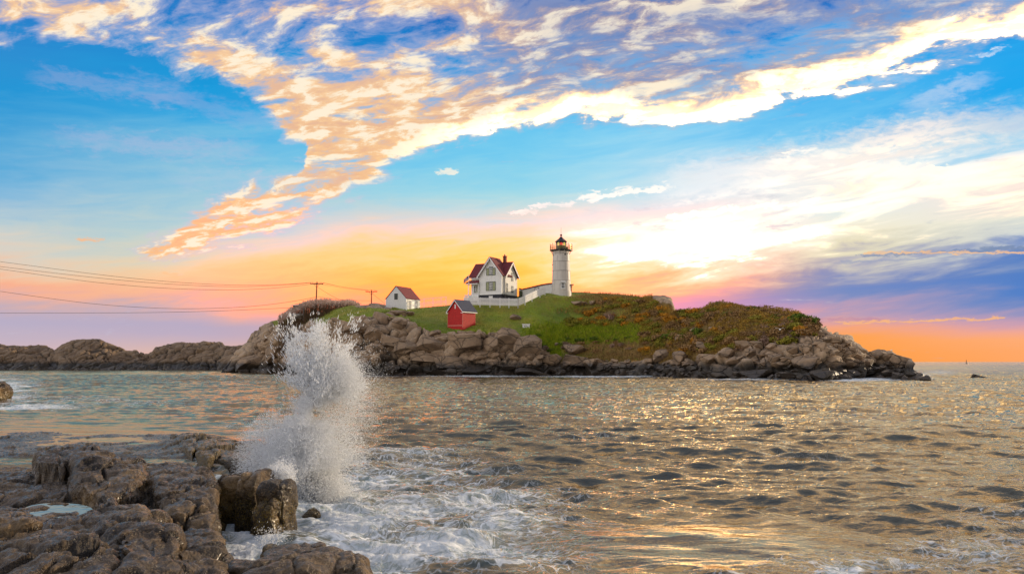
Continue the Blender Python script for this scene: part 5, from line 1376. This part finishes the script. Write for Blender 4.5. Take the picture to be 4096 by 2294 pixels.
def reeds():
    rng = np.random.default_rng(8); V = []; Fc = []; sp = []
    def tri(a, b, c): k = len(V); V.extend([a, b, c]); Fc.append((k, k + 1, k + 2))
    for i in range(3400):
        px = rng.uniform(279, 360); q = ISL_BVH.ray_cast(Vector((0, 0, 60)), Vector((0, 0, -1)))
        d = rng.uniform(198, 214) - (px - 279) * .06; x, y, z = ray(px, 310.0); X = float(x / y * d); gz = ground(X, d, 12.0)
        top = np.interp(px, [278, 284, 292, 300, 309, 318, 326, 340, 350, 360], [317.5, 313, 308, 303.5, 300.8, 299.4, 299.6, 300.8, 299.8, 303.5]) + rng.uniform(-1.0, 3.2) + (rng.random() ** 3) * 5
        tz = float(at(px, top, d)[2]); gz = min(gz, tz - 1.2) if gz > tz - 1.2 else gz
        lx = rng.uniform(-.25, .25); s = .022
        b0 = np.array([X, d, gz]); t0 = np.array([X + lx, d + rng.uniform(-.2, .2), tz])
        tri(b0 + [s, 0, 0], b0 - [s, 0, 0], t0)
        for j in range(2):
            f = rng.uniform(.2, .8); c = b0 * (1 - f) + t0 * f; e = c + [rng.uniform(-.4, .4), rng.uniform(-.3, .3), rng.uniform(.1, .5)]; tri(c, c + [0, .0, .06], e)
        sp.append((t0, rng.random()))
    mat1 = leaf_mat("reed_stems", (0.045, 0.028, 0.018), (0.14, 0.085, 0.045))
    o = np_mesh("reeds", np.array(V), np.array(Fc), mat1, smooth=False); tag(o, "tall dead reeds with pale feathery heads behind the boat", None, None, 'stuff')
    V2 = []; F2 = []
    for (c, r) in sp:
        for j in range(5):
            u = rng.normal(size=3) * [.10, .10, .16]; k = len(V2); a = c + [0, 0, -.12] + u
            V2 += [a, a + rng.normal(size=3) * .13, a + rng.normal(size=3) * .13 + [0, 0, .12]]; F2.append((k, k + 1, k + 2))
    h = np_mesh("reed_heads", np.array(V2), np.array(F2), leaf_mat("reed_plumes", (0.30, 0.18, 0.13), (0.66, 0.50, 0.42)), o, smooth=False)
    h['kind'] = 'stuff'
reeds()

# ---------------------------------------------------------------- gulls
def gull(px, py, d, span, label, rz, wings=True):
    H = empty("seagull", at(px, py, d), rz); tag(H, label, "bird")
    n, m = 12, 8; prof = [0, .035, .06, .085, .10, .105, .10, .085, .07, .055, .03, 0]; V = []
    for i in range(n):
        x = (i / (n - 1) - .5) * .5
        for j in range(m): a = 2 * math.pi * j / m; V.append((x, prof[i] * math.cos(a), prof[i] * math.sin(a) * .95 + (.03 if i > 8 else 0)))
    b = mesh_obj("body", [(v[0] * span, v[1] * span, v[2] * span) for v in V], [(i * m + j, i * m + (j + 1) % m, (i + 1) * m + (j + 1) % m, (i + 1) * m + j) for i in range(n - 1) for j in range(m)], M_WHITEP, H, True)
    k = MB(); k.tube((.25 * span, 0, .03 * span), (.33 * span, 0, .01 * span), .016 * span, .004 * span, 6); k.build("beak", M_BRASS, H)
    if wings:
        for s in (-1, 1):
            P = [(0, .06, .06), (.02, .28, .20), (-.06, .52, .15)]; ch = [.16, .14, .03]; vs = []
            for (x, y, z), c in zip(P, ch): vs += [((x + c / 2) * span, s * y * span, z * span), ((x - c / 2) * span, s * y * span, z * span)]
            w = mesh_obj("wing", vs, [(0, 1, 3, 2), (2, 3, 5, 4)], M_WHITEP, H, True); so = w.modifiers.new("t", 'SOLIDIFY'); so.thickness = .02 * span
    else:
        l = MB(); l.tube((0, .03 * span, -.05 * span), (0, .03 * span, -.28 * span), .012 * span); l.tube((0, -.03 * span, -.05 * span), (0, -.03 * span, -.28 * span), .012 * span); l.build("legs", M_BRASS, H)
    return H
gull(780, 329.0, 116, 1.25, "white gull gliding with raised wings before the grey rock face", math.radians(75))
gull(891.5, 349.6, 121, 0.8, "small dark looking gull perched on the low crest near the tip", 0.2, False)
# ---------------------------------------------------------------- foreground rock shelf
def wet_rock_material(name, weed=1.0):
    m, g, b = mat_new(name)
    p = g.pos(); x, y, z = g.xyz(p)
    crev = g.attr('crev')
    n = g.noise(p, 0.9, 6, 0.6); nf = g.noise(p, 7.0, 6, 0.62); nn = g.noise(p, 42.0, 4, 0.65); sp = g.voro(p, 55.0)
    rc = g.ramp(n * 0.7 + nf * 0.3, [(0.34, (0.006, 0.004, 0.004, 1)), (0.45, (0.020, 0.013, 0.009, 1)), (0.54, (0.062, 0.038, 0.017, 1)), (0.64, (0.205, 0.128, 0.052, 1))])
    rc = g.mix(g.ss(nn, 0.52, 0.64) * 0.40, rc, (0.26, 0.18, 0.095, 1))
    rc = g.mix(g.ss(sp, 0.26, 0.08) * 0.7, rc, (0.022, 0.018, 0.016, 1))
    lo = g.ss(z + (n - 0.5) * 1.0 + (nf - 0.5) * .4, 0.62, 0.15)
    rc = g.mix(lo * 0.80, rc, (0.024, 0.018, 0.011, 1))
    rc = g.mix(g.ss(z + (nf - .5) * .8, .75, .35) * g.ss(z, -.1, .2) * g.ss(nn, .47, .62) * 0.75 * weed, rc, (0.17, 0.115, 0.012, 1))
    rc = g.mix(g.ss(crev, 0.06, 0.0) * 0.7, rc, (0.012, 0.010, 0.009, 1))
    g.put(b.inputs['Base Color'], rc)
    g.put(b.inputs['Roughness'], g.ss(nf, 0.35, 0.7, 0.18, 0.48))
    b.inputs['Specular IOR Level'].default_value = 0.25
    b.inputs['Coat Weight'].default_value = 0.15; b.inputs['Coat Roughness'].default_value = 0.16; b.inputs['Coat IOR'].default_value = 1.45
    st = g.noise(g.vec(x * 3.0, y * 1.2, z * 3.0), 3.0, 6, 0.6, 0.4)
    g.put(b.inputs['Normal'], g.bump(nf * 0.14 + nn * 0.035 + st * 0.14 + n * .1, 1.0, 0.5))
    return m
M_WET = wet_rock_material("wet_granite")

def poly_sd(X, Y, pts):
    """signed distance to a polygon in plan, negative inside"""
    d = np.full(X.shape, 1e9); ins = np.zeros(X.shape, bool); n = len(pts)
    for i in range(n):
        x0, y0 = pts[i]; x1, y1 = pts[(i + 1) % n]; ex, ey = x1 - x0, y1 - y0
        t = np.clip(((X - x0) * ex + (Y - y0) * ey) / (ex * ex + ey * ey), 0, 1)
        d = np.minimum(d, np.hypot(X - x0 - t * ex, Y - y0 - t * ey))
        c = ((y0 > Y) != (y1 > Y)) & (X < (x1 - x0) * (Y - y0) / (y1 - y0 + 1e-12) + x0); ins ^= c
    return np.where(ins, -d, d)
def pxpoly(pts, z): return [tuple(on_plane(a, b, z)[:2]) for a, b in pts]

def build_ledge():
    r = [4.2]
    while r[-1] < 40: r.append(r[-1] + 0.0030 * r[-1] * min(1.6, max(1, r[-1] / 16)))
    r = np.array(r); px = np.linspace(-190, 330, 620)
    a = (px - CX) / F / CP; Y = r[:, None] * np.ones_like(a)[None]; X = Y * a[None]
    P0 = np.stack([X, Y, X * 0], -1)
    wx = fbm(P0 * 0.9, 4, 101) * 0.13; wy = fbm(P0 * 0.9 + 20, 4, 102) * 0.13
    wx += fbm(P0 * 4, 3, 103) * .02; wy += fbm(P0 * 4 + 9, 3, 104) * .02
    XW, YW = X + wx, Y + wy
    und = fbm(P0 * 0.55, 4, 105)
    Z = np.full_like(X, -1.2); crev = np.ones_like(X)
    def block(z0, pts, R, steep=5.0, sx=0.0, sy=0.0, dome=0.0, rough=.07):
        nonlocal Z, crev
        R *= .5
        q = pxpoly(pts, z0); sd = poly_sd(XW, YW, q); cx = np.mean([v[0] for v in q]); cy = np.mean([v[1] for v in q])
        zt = z0 + sx * (X - cx) + sy * (Y - cy) + und * rough - dome * np.clip(((X - cx) ** 2 + (Y - cy) ** 2), 0, 9)
        t = np.clip((sd + R) / R, 0, 1); z = zt - R * (1 - np.sqrt(1 - t * t)) - np.clip(sd, 0, None) * steep
        gap = np.abs(z - Z)
        crev = np.where((z > -1) & (Z > -1), np.minimum(np.where(z > Z, np.minimum(1, gap), crev), gap * .9), np.where(z > Z, 1.0, crev))
        Z = np.maximum(Z, z)
    # base shelf
    block(0.66, [(-190,470),(-60,468),(40,466),(80,464),(145,463),(190,462),(214,478),(219,500),(222,560),(222,640),(-190,640)], .14, 7, rough=.10)
    block(0.80, [(-190,474),(-60,470),(-10,470),(40,468),(72,476),(78,492),(60,503),(20,505),(-190,510)], .16, 2.0, rough=.12)
    block(0.90, [(-190,506),(30,504),(70,508),(112,500),(118,516),(96,530),(40,524),(-190,528)], .14, 1.2, sy=.05, rough=.10)
    block(1.12, [(38,449.5),(58,446.5),(72,449),(74,458),(64,462),(40,461)], .12, 7, rough=.05)
    block(1.16, [(58,450),(66,443.5),(84,440.5),(102,442),(112,450),(106,459),(80,461)], .22, 4, rough=.10)
    block(1.05, [(71,463),(84,455),(104,454),(122,452.5),(137,454),(143,462),(141,474),(124,482),(104,487),(84,482)], .22, 3.5, dome=.02, rough=.12)
    block(0.95, [(147,463),(166,456),(188,458.5),(206,466),(215,474),(216,486),(206,500),(190,516),(178,520),(168,500),(152,484),(145,474)], .26, 4.5, dome=.03, rough=.10)
    block(0.78, [(196,500),(212,492),(217,510),(216,560),(214,640),(178,640),(180,540)], .12, 6, rough=.14)
    block(1.02, [(98,506),(112,494),(130,487),(152,492),(168,504),(178,524),(182,548),(186,640),(118,640),(118,560),(104,524)], .42, 2.6, dome=.03, rough=.10)
    block(1.02, [(-190,533),(0,528),(40,529),(78,534),(112,541),(112,560),(118,640),(-190,640)], .34, 3.2, sy=.07, rough=.09)
    block(1.00, [(113,541),(134,541),(143,548),(143,570),(146,640),(120,640),(114,562)], .16, 5, sy=.05, rough=.06)
    # low tidal flat behind, barely above the water
    nz = fbm(np.stack([X * .35, Y * .28, X * 0], -1), 5, 120, .55); PX, PY = project(np.stack([X, Y, X * 0], -1))
    flat = px_blob(PX, PY, 40, 446, 190, 17, 4) * .55 + px_blob(PX, PY, 200, 446, 90, 14, 4) * .5
    zf = -0.43 + np.minimum(flat, .55) * 0.80 + nz * 0.22
    zf += 0.10 * px_blob(PX, PY, 45, 432, 34, 5) + .08 * px_blob(PX, PY, 130, 434.5, 34, 3) + .15 * px_blob(PX, PY, 195, 443, 26, 10) + .10 * px_blob(PX, PY, 12, 434, 18, 4) + .1 * px_blob(PX, PY, 235, 447, 30, 9)
    # the split block standing in the flat
    block(.22, [(172,433),(192,434),(196,440),(193,452),(186,446),(182,438)], .06, 5, rough=.05)
    block(.24, [(197,436),(214,435),(221,440),(217,452),(209,459),(199,452),(196,444)], .07, 6, rough=.05)
    block(.14, [(222,438),(250,440),(285,446),(284,462),(240,462),(219,458)], .06, 3, rough=.10)
    Z = np.maximum(Z, zf)
    # long joints across the slab
    for (p0, p1, z_, w) in (((141,484),(176,560),1.0,.05), ((10,498),(72,505),.85,.04), ((114,541),(112,573),1.0,.05), ((60,462),(80,484),.9,.05)):
        a0 = on_plane(*p0, z_); a1 = on_plane(*p1, z_); ex, ey = a1[0] - a0[0], a1[1] - a0[1]
        t = np.clip(((XW - a0[0]) * ex + (YW - a0[1]) * ey) / (ex * ex + ey * ey), 0, 1); d = np.hypot(XW - a0[0] - t * ex, YW - a0[1] - t * ey)
        Z -= .08 * np.exp(-(d / w) ** 2); crev = np.minimum(crev, d * 1.2)
    # rain-filled hollows
    pools = []
    for (cx_, cy_, rx, ry, z_) in ((58, 509.5, 28, 6, .84),):
        PXp, PYp = project(np.stack([X, Y, X * 0 + z_], -1)); PXp = PXp + fbm(P0 * 2.5, 4, 160) * 36; PYp = PYp + fbm(P0 * 2.5, 4, 161) * 9; k = px_blob(PXp, PYp, cx_, cy_, rx, ry, 4); k2 = np.clip(px_blob(*project(np.stack([X, Y, X * 0 + z_], -1)), cx_, cy_, rx * 1.5, ry * 1.6, 4) * 1.3, 0, 1); Z = Z * (1 - k2) + (z_ + .03) * k2; Z = Z - .11 * k; pools.append((cx_, cy_, rx, ry, z_))
    P = np.stack([X, Y, Z], -1); N = grid_normals(P); N = np.where(N[..., 2:3] < 0, -N, N)
    for _ in range(2): N[1:-1, 1:-1] = (N[1:-1, 1:-1] * 2 + N[:-2, 1:-1] + N[2:, 1:-1] + N[1:-1, :-2] + N[1:-1, 2:]) / 6
    N /= np.linalg.norm(N, axis=-1, keepdims=True)
    Q = P * np.array([1, 1, 1.3])
    up = np.clip((Z - .02) / .15, 0, 1)
    rd = 1 - np.abs(fbm(Q * 2.2 + 40, 5, 131, .55)) * 2
    disp = fbm(Q * 1.6, 5, 130, .55) * .045 + (rd - .6) * .05 + fbm(Q * 9, 4, 133, .6) * .022 + np.abs(fbm(Q * np.array([5, 3, 7]), 4, 134)) * -.05
    W = Q * np.array([1.5, 1.1, 1.2]) + .5 * np.stack([fbm(Q * 1.3 + i, 3, 140 + i) for i in range(3)], -1)
    F1, F2, c, tl = worley(W * .75, 150, .9); e = F2 - F1
    disp += np.where(e < .06, -(1 - e / .06) * .05, 0) + tl * .08
    crev = np.minimum(crev, np.where(e < .1, e * 1.4 + .03, 1))
    inpool = np.zeros_like(Z)
    for (cx_, cy_, rx, ry, z_) in pools: inpool = np.maximum(inpool, px_blob(*project(np.stack([X, Y, X * 0 + z_], -1)), cx_, cy_, rx * 1.4, ry * 1.5, 4))
    W2 = Q * np.array([.70, .50, .8]) + .35 * np.stack([fbm(Q * .9 + i, 3, 170 + i) for i in range(3)], -1)
    G1, G2, c2, t2_ = worley(W2, 175, .9); e2 = G2 - G1
    disp = disp * .9 + t2_ * .24 + (c2 - .5) * .12 * np.minimum(1, e2 * 8) - np.where(e2 < .035, (1 - e2 / .035) * .11, 0)
    W3 = Q * 3.4 + .3 * np.stack([fbm(Q * 3 + i, 2, 180 + i) for i in range(3)], -1)
    H1, H2, c3, t3_ = worley(W3, 185, .9); disp += t3_ * .035
    crev = np.minimum(crev, np.where(e2 < .05, e2, 1))
    P = P + N * (disp * (.25 + .75 * up) * (1 - inpool))[..., None]
    o = np_mesh("rock_shelf", P.reshape(-1, 3), grid_faces(*Z.shape), M_WET, attrs={'crev': crev}); tag(o, kind='structure')
    # pools
    m, g, b = mat_new("pool_water"); b.inputs['Base Color'].default_value = (0.03, 0.028, 0.022, 1); b.inputs['Roughness'].default_value = .04; b.inputs['IOR'].default_value = 1.6
    g.put(b.inputs['Normal'], g.bump(g.noise(g.pos(), 6.0, 2), .08, .05))
    for i, (cx_, cy_, rx, ry, z_) in enumerate(pools):
        q = [on_plane(cx_ + rx * 1.25 * math.cos(t) , cy_ + ry * 1.25 * math.sin(t), z_ - .005) for t in np.linspace(0, 2 * math.pi, 40)[:-1]]
        w = mesh_obj("pool_water", q, [tuple(range(len(q)))], m); tag(w, kind='structure')
    return o
LEDGE = build_ledge()

def wet_block(label, cx, cy, zb, zt, w, l, rz, seed, pw=5.0, tilt=(0, 0), amp=.10, name="boulder", n=48, taper=.12):
    """rounded upright block of wet granite"""
    g_ = np.linspace(-1, 1, n); V = []; Fc = []; base = 0
    for ax in range(3):
        for s in (-1, 1):
            A, B = np.meshgrid(g_, g_); C = np.full_like(A, s); T = [None] * 3; T[ax] = C; T[(ax + 1) % 3] = A; T[(ax + 2) % 3] = B
            V.append(np.stack(T, -1).reshape(-1, 3)); f = grid_faces(n, n) + base; Fc.append(f if s > 0 else f[:, ::-1]); base += n * n
    V = np.concatenate(V); Fc = np.concatenate(Fc)
    V = V / (np.abs(V) ** pw).sum(1, keepdims=True) ** (1 / pw)
    k = 1 + taper * (1 - V[:, 2]) * .5; V[:, 0] *= k; V[:, 1] *= k
    S = np.array([w / 2, l / 2, (zt - zb) / 2]); P = V * S
    N = V / np.linalg.norm(V, axis=1, keepdims=True)
    Q = P + seed * 3.7
    F1, F2, c, tl = worley(Q * np.array([2.2, 1.6, 1.1]), seed, .9); e = F2 - F1
    d = fbm(Q * 2.0, 5, seed, .55) * amp + fbm(Q * 9, 4, seed + 5, .6) * .018 + tl * amp * .9 - np.where(e < .12, (1 - e / .12) * .035, 0)
    P = P + N * d[:, None]
    o = np_mesh(name, P, Fc, M_WET, attrs={'crev': np.where(e < .1, e * 1.2 + .02, 1)})
    bm = bmesh.new(); bm.from_mesh(o.data); bmesh.ops.remove_doubles(bm, verts=bm.verts, dist=1e-4); bm.to_mesh(o.data); bm.free()
    o.location = (cx, cy, (zb + zt) / 2); o.rotation_euler = (tilt[0], tilt[1], rz)
    tag(o, label, "boulder"); return o
def wb(label, px, pytop, d, wpx, l, seed, rz=0.0, zb=-.6, **kw):
    x, y, z = ray(px, pytop); zt = float(CAMZ + z / y * d); return wet_block(label, float(x / y * d), d, zb, zt, wpx * d / F, l, rz, seed, **kw)
wb("left block of the wet upright pair in the foam channel", 235, 475, 14.2, 24, .75, 1, .1, pw=6)
wb("middle upright wet block with a notched top beside the splash", 256, 470, 13.9, 20, .9, 2, -.1, pw=6, tilt=(0, .04))
wb("narrow wet fin of rock behind the upright block", 270, 472.5, 14.3, 15, .7, 3, .15, pw=5)
wb("right wet block of the pair, rounded top lit golden", 279, 480, 13.3, 26, .65, 4, -.12, pw=5.5, zb=-.1)
wb("dark wet base block under the rounded golden one", 268, 500, 13.0, 20, .5, 5, .05, pw=5)
wb("brown rounded rock in the bottom centre foreground", 296, 552.5, 8.2, 100, 1.5, 6, -.1, pw=4, zb=-.8, amp=.09, n=80, taper=.2)
wb("right end knob of the bottom foreground rock", 350, 558, 8.3, 40, 1.1, 7, .2, pw=4, zb=-.8, n=60)
wb("flat rock lip lying on the bottom foreground rock", 297, 546.5, 9.3, 62, .5, 8, .35, pw=4, zb=.1, tilt=(0, -.06), n=60)
wb("left skirt of the bottom foreground rock", 236, 563, 8.4, 60, 1.1, 9, .1, pw=4, zb=-.8, n=60)
wb("small black rock in the white water beside the upright blocks", 270, 545, 10.6, 15, .45, 10, .3, pw=4, zb=-.4)
wb("flat black rock half drowned right of the splash", 312, 509, 14.8, 26, .5, 11, .1, pw=3.5, zb=-.4)
wb("small wet stone at the foot of the shelf wall", 212, 567, 9.6, 20, .5, 12, .3, pw=4, zb=-.5)
wb("low rock with surf running off it at the far left edge", -14, 381, 58, 40, 3.0, 13, .2, pw=3, zb=-1.0, amp=.3)

# ---------------------------------------------------------------- the breaking wave's spray
def spray():
    rng = np.random.default_rng(99); D = 16.6; s = D / F
    C = []; SZ = []; DR = []; ST = []
    def add(px, py, dep, size, dirs, stretch):
        n = len(px); P = at(px, py, D + dep); kk = P[:, 2] > -.05; P = P[kk]; size = size[kk]; dirs = dirs[kk]; stretch = stretch[kk]; C.append(P); SZ.append(size); DR.append(dirs); ST.append(stretch)
    def dirs_from(px, py, ox, oy, jit=.25):
        dx = px - ox; dz = -(py - oy); L = np.hypot(dx, dz) + 1e-6
        v = np.stack([dx / L, np.zeros_like(dx), dz / L], -1) + rng.normal(scale=jit, size=(len(px), 3)); return v / np.linalg.norm(v, axis=1, keepdims=True)
    def clump(x, y, seed, sc=.06):
        return fbm(np.stack([x * sc, y * sc, x * 0 + seed], -1), 4, seed)
    # dense lower burst
    n = 420000; th = rng.uniform(0, 2 * np.pi, n); rr = np.sqrt(rng.random(n)) ** .9 * rng.uniform(.4, 1.05, n)
    rr = rr * (1 + .30 * fbm(np.stack([np.cos(th) * 5, np.sin(th) * 5, th * 0], -1), 3, 62)); px = 302 + 38 * rr * np.cos(th); py = 454 + 41 * rr * np.sin(th) * np.where(np.sin(th) > 0, .95, 1.0)
    k = (clump(px, py, 3) * .9 + 1.0 - ((px - 303) / 50) ** 2 - ((py - 450) / 48) ** 2) > rng.uniform(0, .9, n)
    k &= ~((px < 285) & (py > 478)); px, py = px[k], py[k]; n = len(px)
    add(px, py, rng.normal(scale=.45, size=n), rng.uniform(.002, .006, n), dirs_from(px, py, 306, 492), rng.uniform(1, 4.0, n))
    # spikes thrown to the left and right of the burst
    n = 50000; a = np.radians(rng.choice([150, 165, 135, 120, 30, 15, 45, 60, 178], n) + rng.normal(scale=7, size=n)); L = rng.beta(1.2, 1.8, n) * 66 + 10
    px = 302 + L * np.cos(a) * .95; py = 470 - L * np.sin(a) * .95; add(px, py, rng.normal(scale=.5, size=n), rng.uniform(.002, .006, n), dirs_from(px, py, 302, 470, .1), rng.uniform(3, 7, n))
    # rising column, leaning right
    n = 130000; t = rng.random(n) ** .9; cx = np.interp(t, [0, .35, .7, 1], [298, 304, 316, 324]); w = np.interp(t, [0, .3, .7, 1], [20, 17, 19, 26])
    px = cx + rng.normal(scale=.48, size=n) * w; py = 448 - t * 82 + rng.normal(scale=3, size=n)
    k = clump(px, py, 5, .08) + .95 - np.abs(px - cx) / w * .55 - t * .25 > rng.uniform(0, 1.0, n); px, py = px[k], py[k]; n = len(px)
    add(px, py, rng.normal(scale=.35, size=n), rng.uniform(.002, .007, n), dirs_from(px, py, 304, 470), rng.uniform(1, 3.5, n))
    # arm to the right
    n = 70000; t = rng.random(n); px = 318 + t * 36 + rng.normal(scale=5, size=n); py = 392 - np.sin(t * 2.4) * 15 + rng.normal(scale=6 + 6 * t, size=n)
    add(px, py, rng.normal(scale=.35, size=n), rng.uniform(.002, .007, n), dirs_from(px, py, 306, 440), rng.uniform(1, 3, n))
    # fan of heavy drops at the top: separate strands
    n = 60000; a = np.radians(rng.normal(90, 38, n)); a = a[fbm(np.stack([a * 9, a * 0, a * 0 + 4], -1), 3, 61) * 1.6 + .45 > rng.random(n)]; n = len(a); L = rng.beta(1.6, 2.4, n) * 112 * (0.70 + .30 * np.cos((a - 1.62) * 1.6))
    ox = 324 + rng.normal(scale=5, size=n); px = ox + L * np.cos(a) * .86; py = 398 - L * np.sin(a) * .98
    keep = (py > 312) & (clump(px, py, 7, .11) * 1.3 + .78 - L / 150 > rng.uniform(0, 1, n)); px, py, L = px[keep], py[keep], L[keep]; n = len(px)
    add(px, py, rng.normal(scale=.4, size=n), rng.uniform(.004, .0105, n), dirs_from(px, py, 320, 425, .08), rng.uniform(3, 7, n))
    n = 5000; py = 385 - rng.beta(1.2, 1.9, n) * 68; px = 319 + rng.normal(size=n) * (4 + (py - 318) * .13); add(px, py, rng.normal(scale=.3, size=n), rng.uniform(.004, .009, n), dirs_from(px, py, 320, 430, .08), rng.uniform(3, 6, n))
    # mist drifting right, skirts falling to the sea
    n = 24000; px = 350 + rng.normal(scale=15, size=n); py = 402 + rng.normal(scale=24, size=n); add(px, py, rng.normal(scale=.5, size=n), rng.uniform(.003, .006, n), dirs_from(px, py, 310, 450, .4), rng.uniform(1, 2, n))
    n = 60000; px = 316 + rng.normal(scale=14, size=n); py = 484 + rng.normal(scale=11, size=n) + np.abs(px - 316) * .3 ; k = (px > 288) & (py < 520); px, py = px[k], py[k]; n = len(px)
    add(px, py, rng.normal(scale=.3, size=n), rng.uniform(.004, .010, n), dirs_from(px, py, 305, 450, .4), rng.uniform(1, 3, n))
    # little splash on the upright blocks
    n = 5000; px = 281 + rng.normal(scale=7, size=n); py = 476 + rng.normal(scale=6, size=n); add(px, py, -2.2 + rng.normal(scale=.15, size=n), rng.uniform(.004, .010, n), dirs_from(px, py, 283, 490, .3), rng.uniform(1, 3, n))
    n = 500; px = 271 + rng.normal(scale=9, size=n); py = 537 + rng.normal(scale=6, size=n); add(px, py, -4.6 + rng.normal(scale=.2, size=n), rng.uniform(.003, .007, n), dirs_from(px, py, 262, 545, .3), rng.uniform(1, 3, n))
    C = np.concatenate(C); SZ = np.concatenate(SZ); DR = np.concatenate(DR); ST = np.concatenate(ST); n = len(C)
    # one stretched tetrahedron per drop
    u = np.cross(DR, np.tile([0.0, 1.0, 0.0], (n, 1))); u /= np.linalg.norm(u, axis=1, keepdims=True) + 1e-6; w = np.cross(DR, u)
    a = rng.uniform(0, 6.28, n)[:, None]; u2 = u * np.cos(a) + w * np.sin(a); w2 = -u * np.sin(a) + w * np.cos(a)
    s1 = SZ[:, None]; L = (SZ * ST)[:, None]
    V = np.stack([C + DR * L, C - DR * L * .6 + u2 * s1, C - DR * L * .6 + (-.5 * u2 + .87 * w2) * s1, C - DR * L * .6 + (-.5 * u2 - .87 * w2) * s1], 1).reshape(-1, 3)
    b = np.arange(n)[:, None, None] * 4; Fc = (b + np.array([[0, 1, 2], [0, 2, 3], [0, 3, 1], [1, 3, 2]])[None]).reshape(-1, 3)
    m = bpy.data.materials.new("spray_water"); m.use_nodes = True; t = m.node_tree; t.nodes.clear(); g = NT(t)
    df = g.new('ShaderNodeBsdfDiffuse'); df.inputs[0].default_value = (0.95, 0.975, 1.0, 1); tl = g.new('ShaderNodeBsdfTranslucent'); tl.inputs[0].default_value = (0.97, 0.98, 1.0, 1)
    mx = g.new('ShaderNodeMixShader'); mx.inputs[0].default_value = .5; out = g.new('ShaderNodeOutputMaterial')
    t.links.new(df.outputs[0], mx.inputs[1]); t.links.new(tl.outputs[0], mx.inputs[2]); t.links.new(mx.outputs[0], out.inputs[0])
    o = np_mesh("sea_spray", V, Fc, m, smooth=True); tag(o, "tall white burst of spray thrown up where the wave hits the rocks", None, None, 'stuff')
    print("drops", n)
spray()
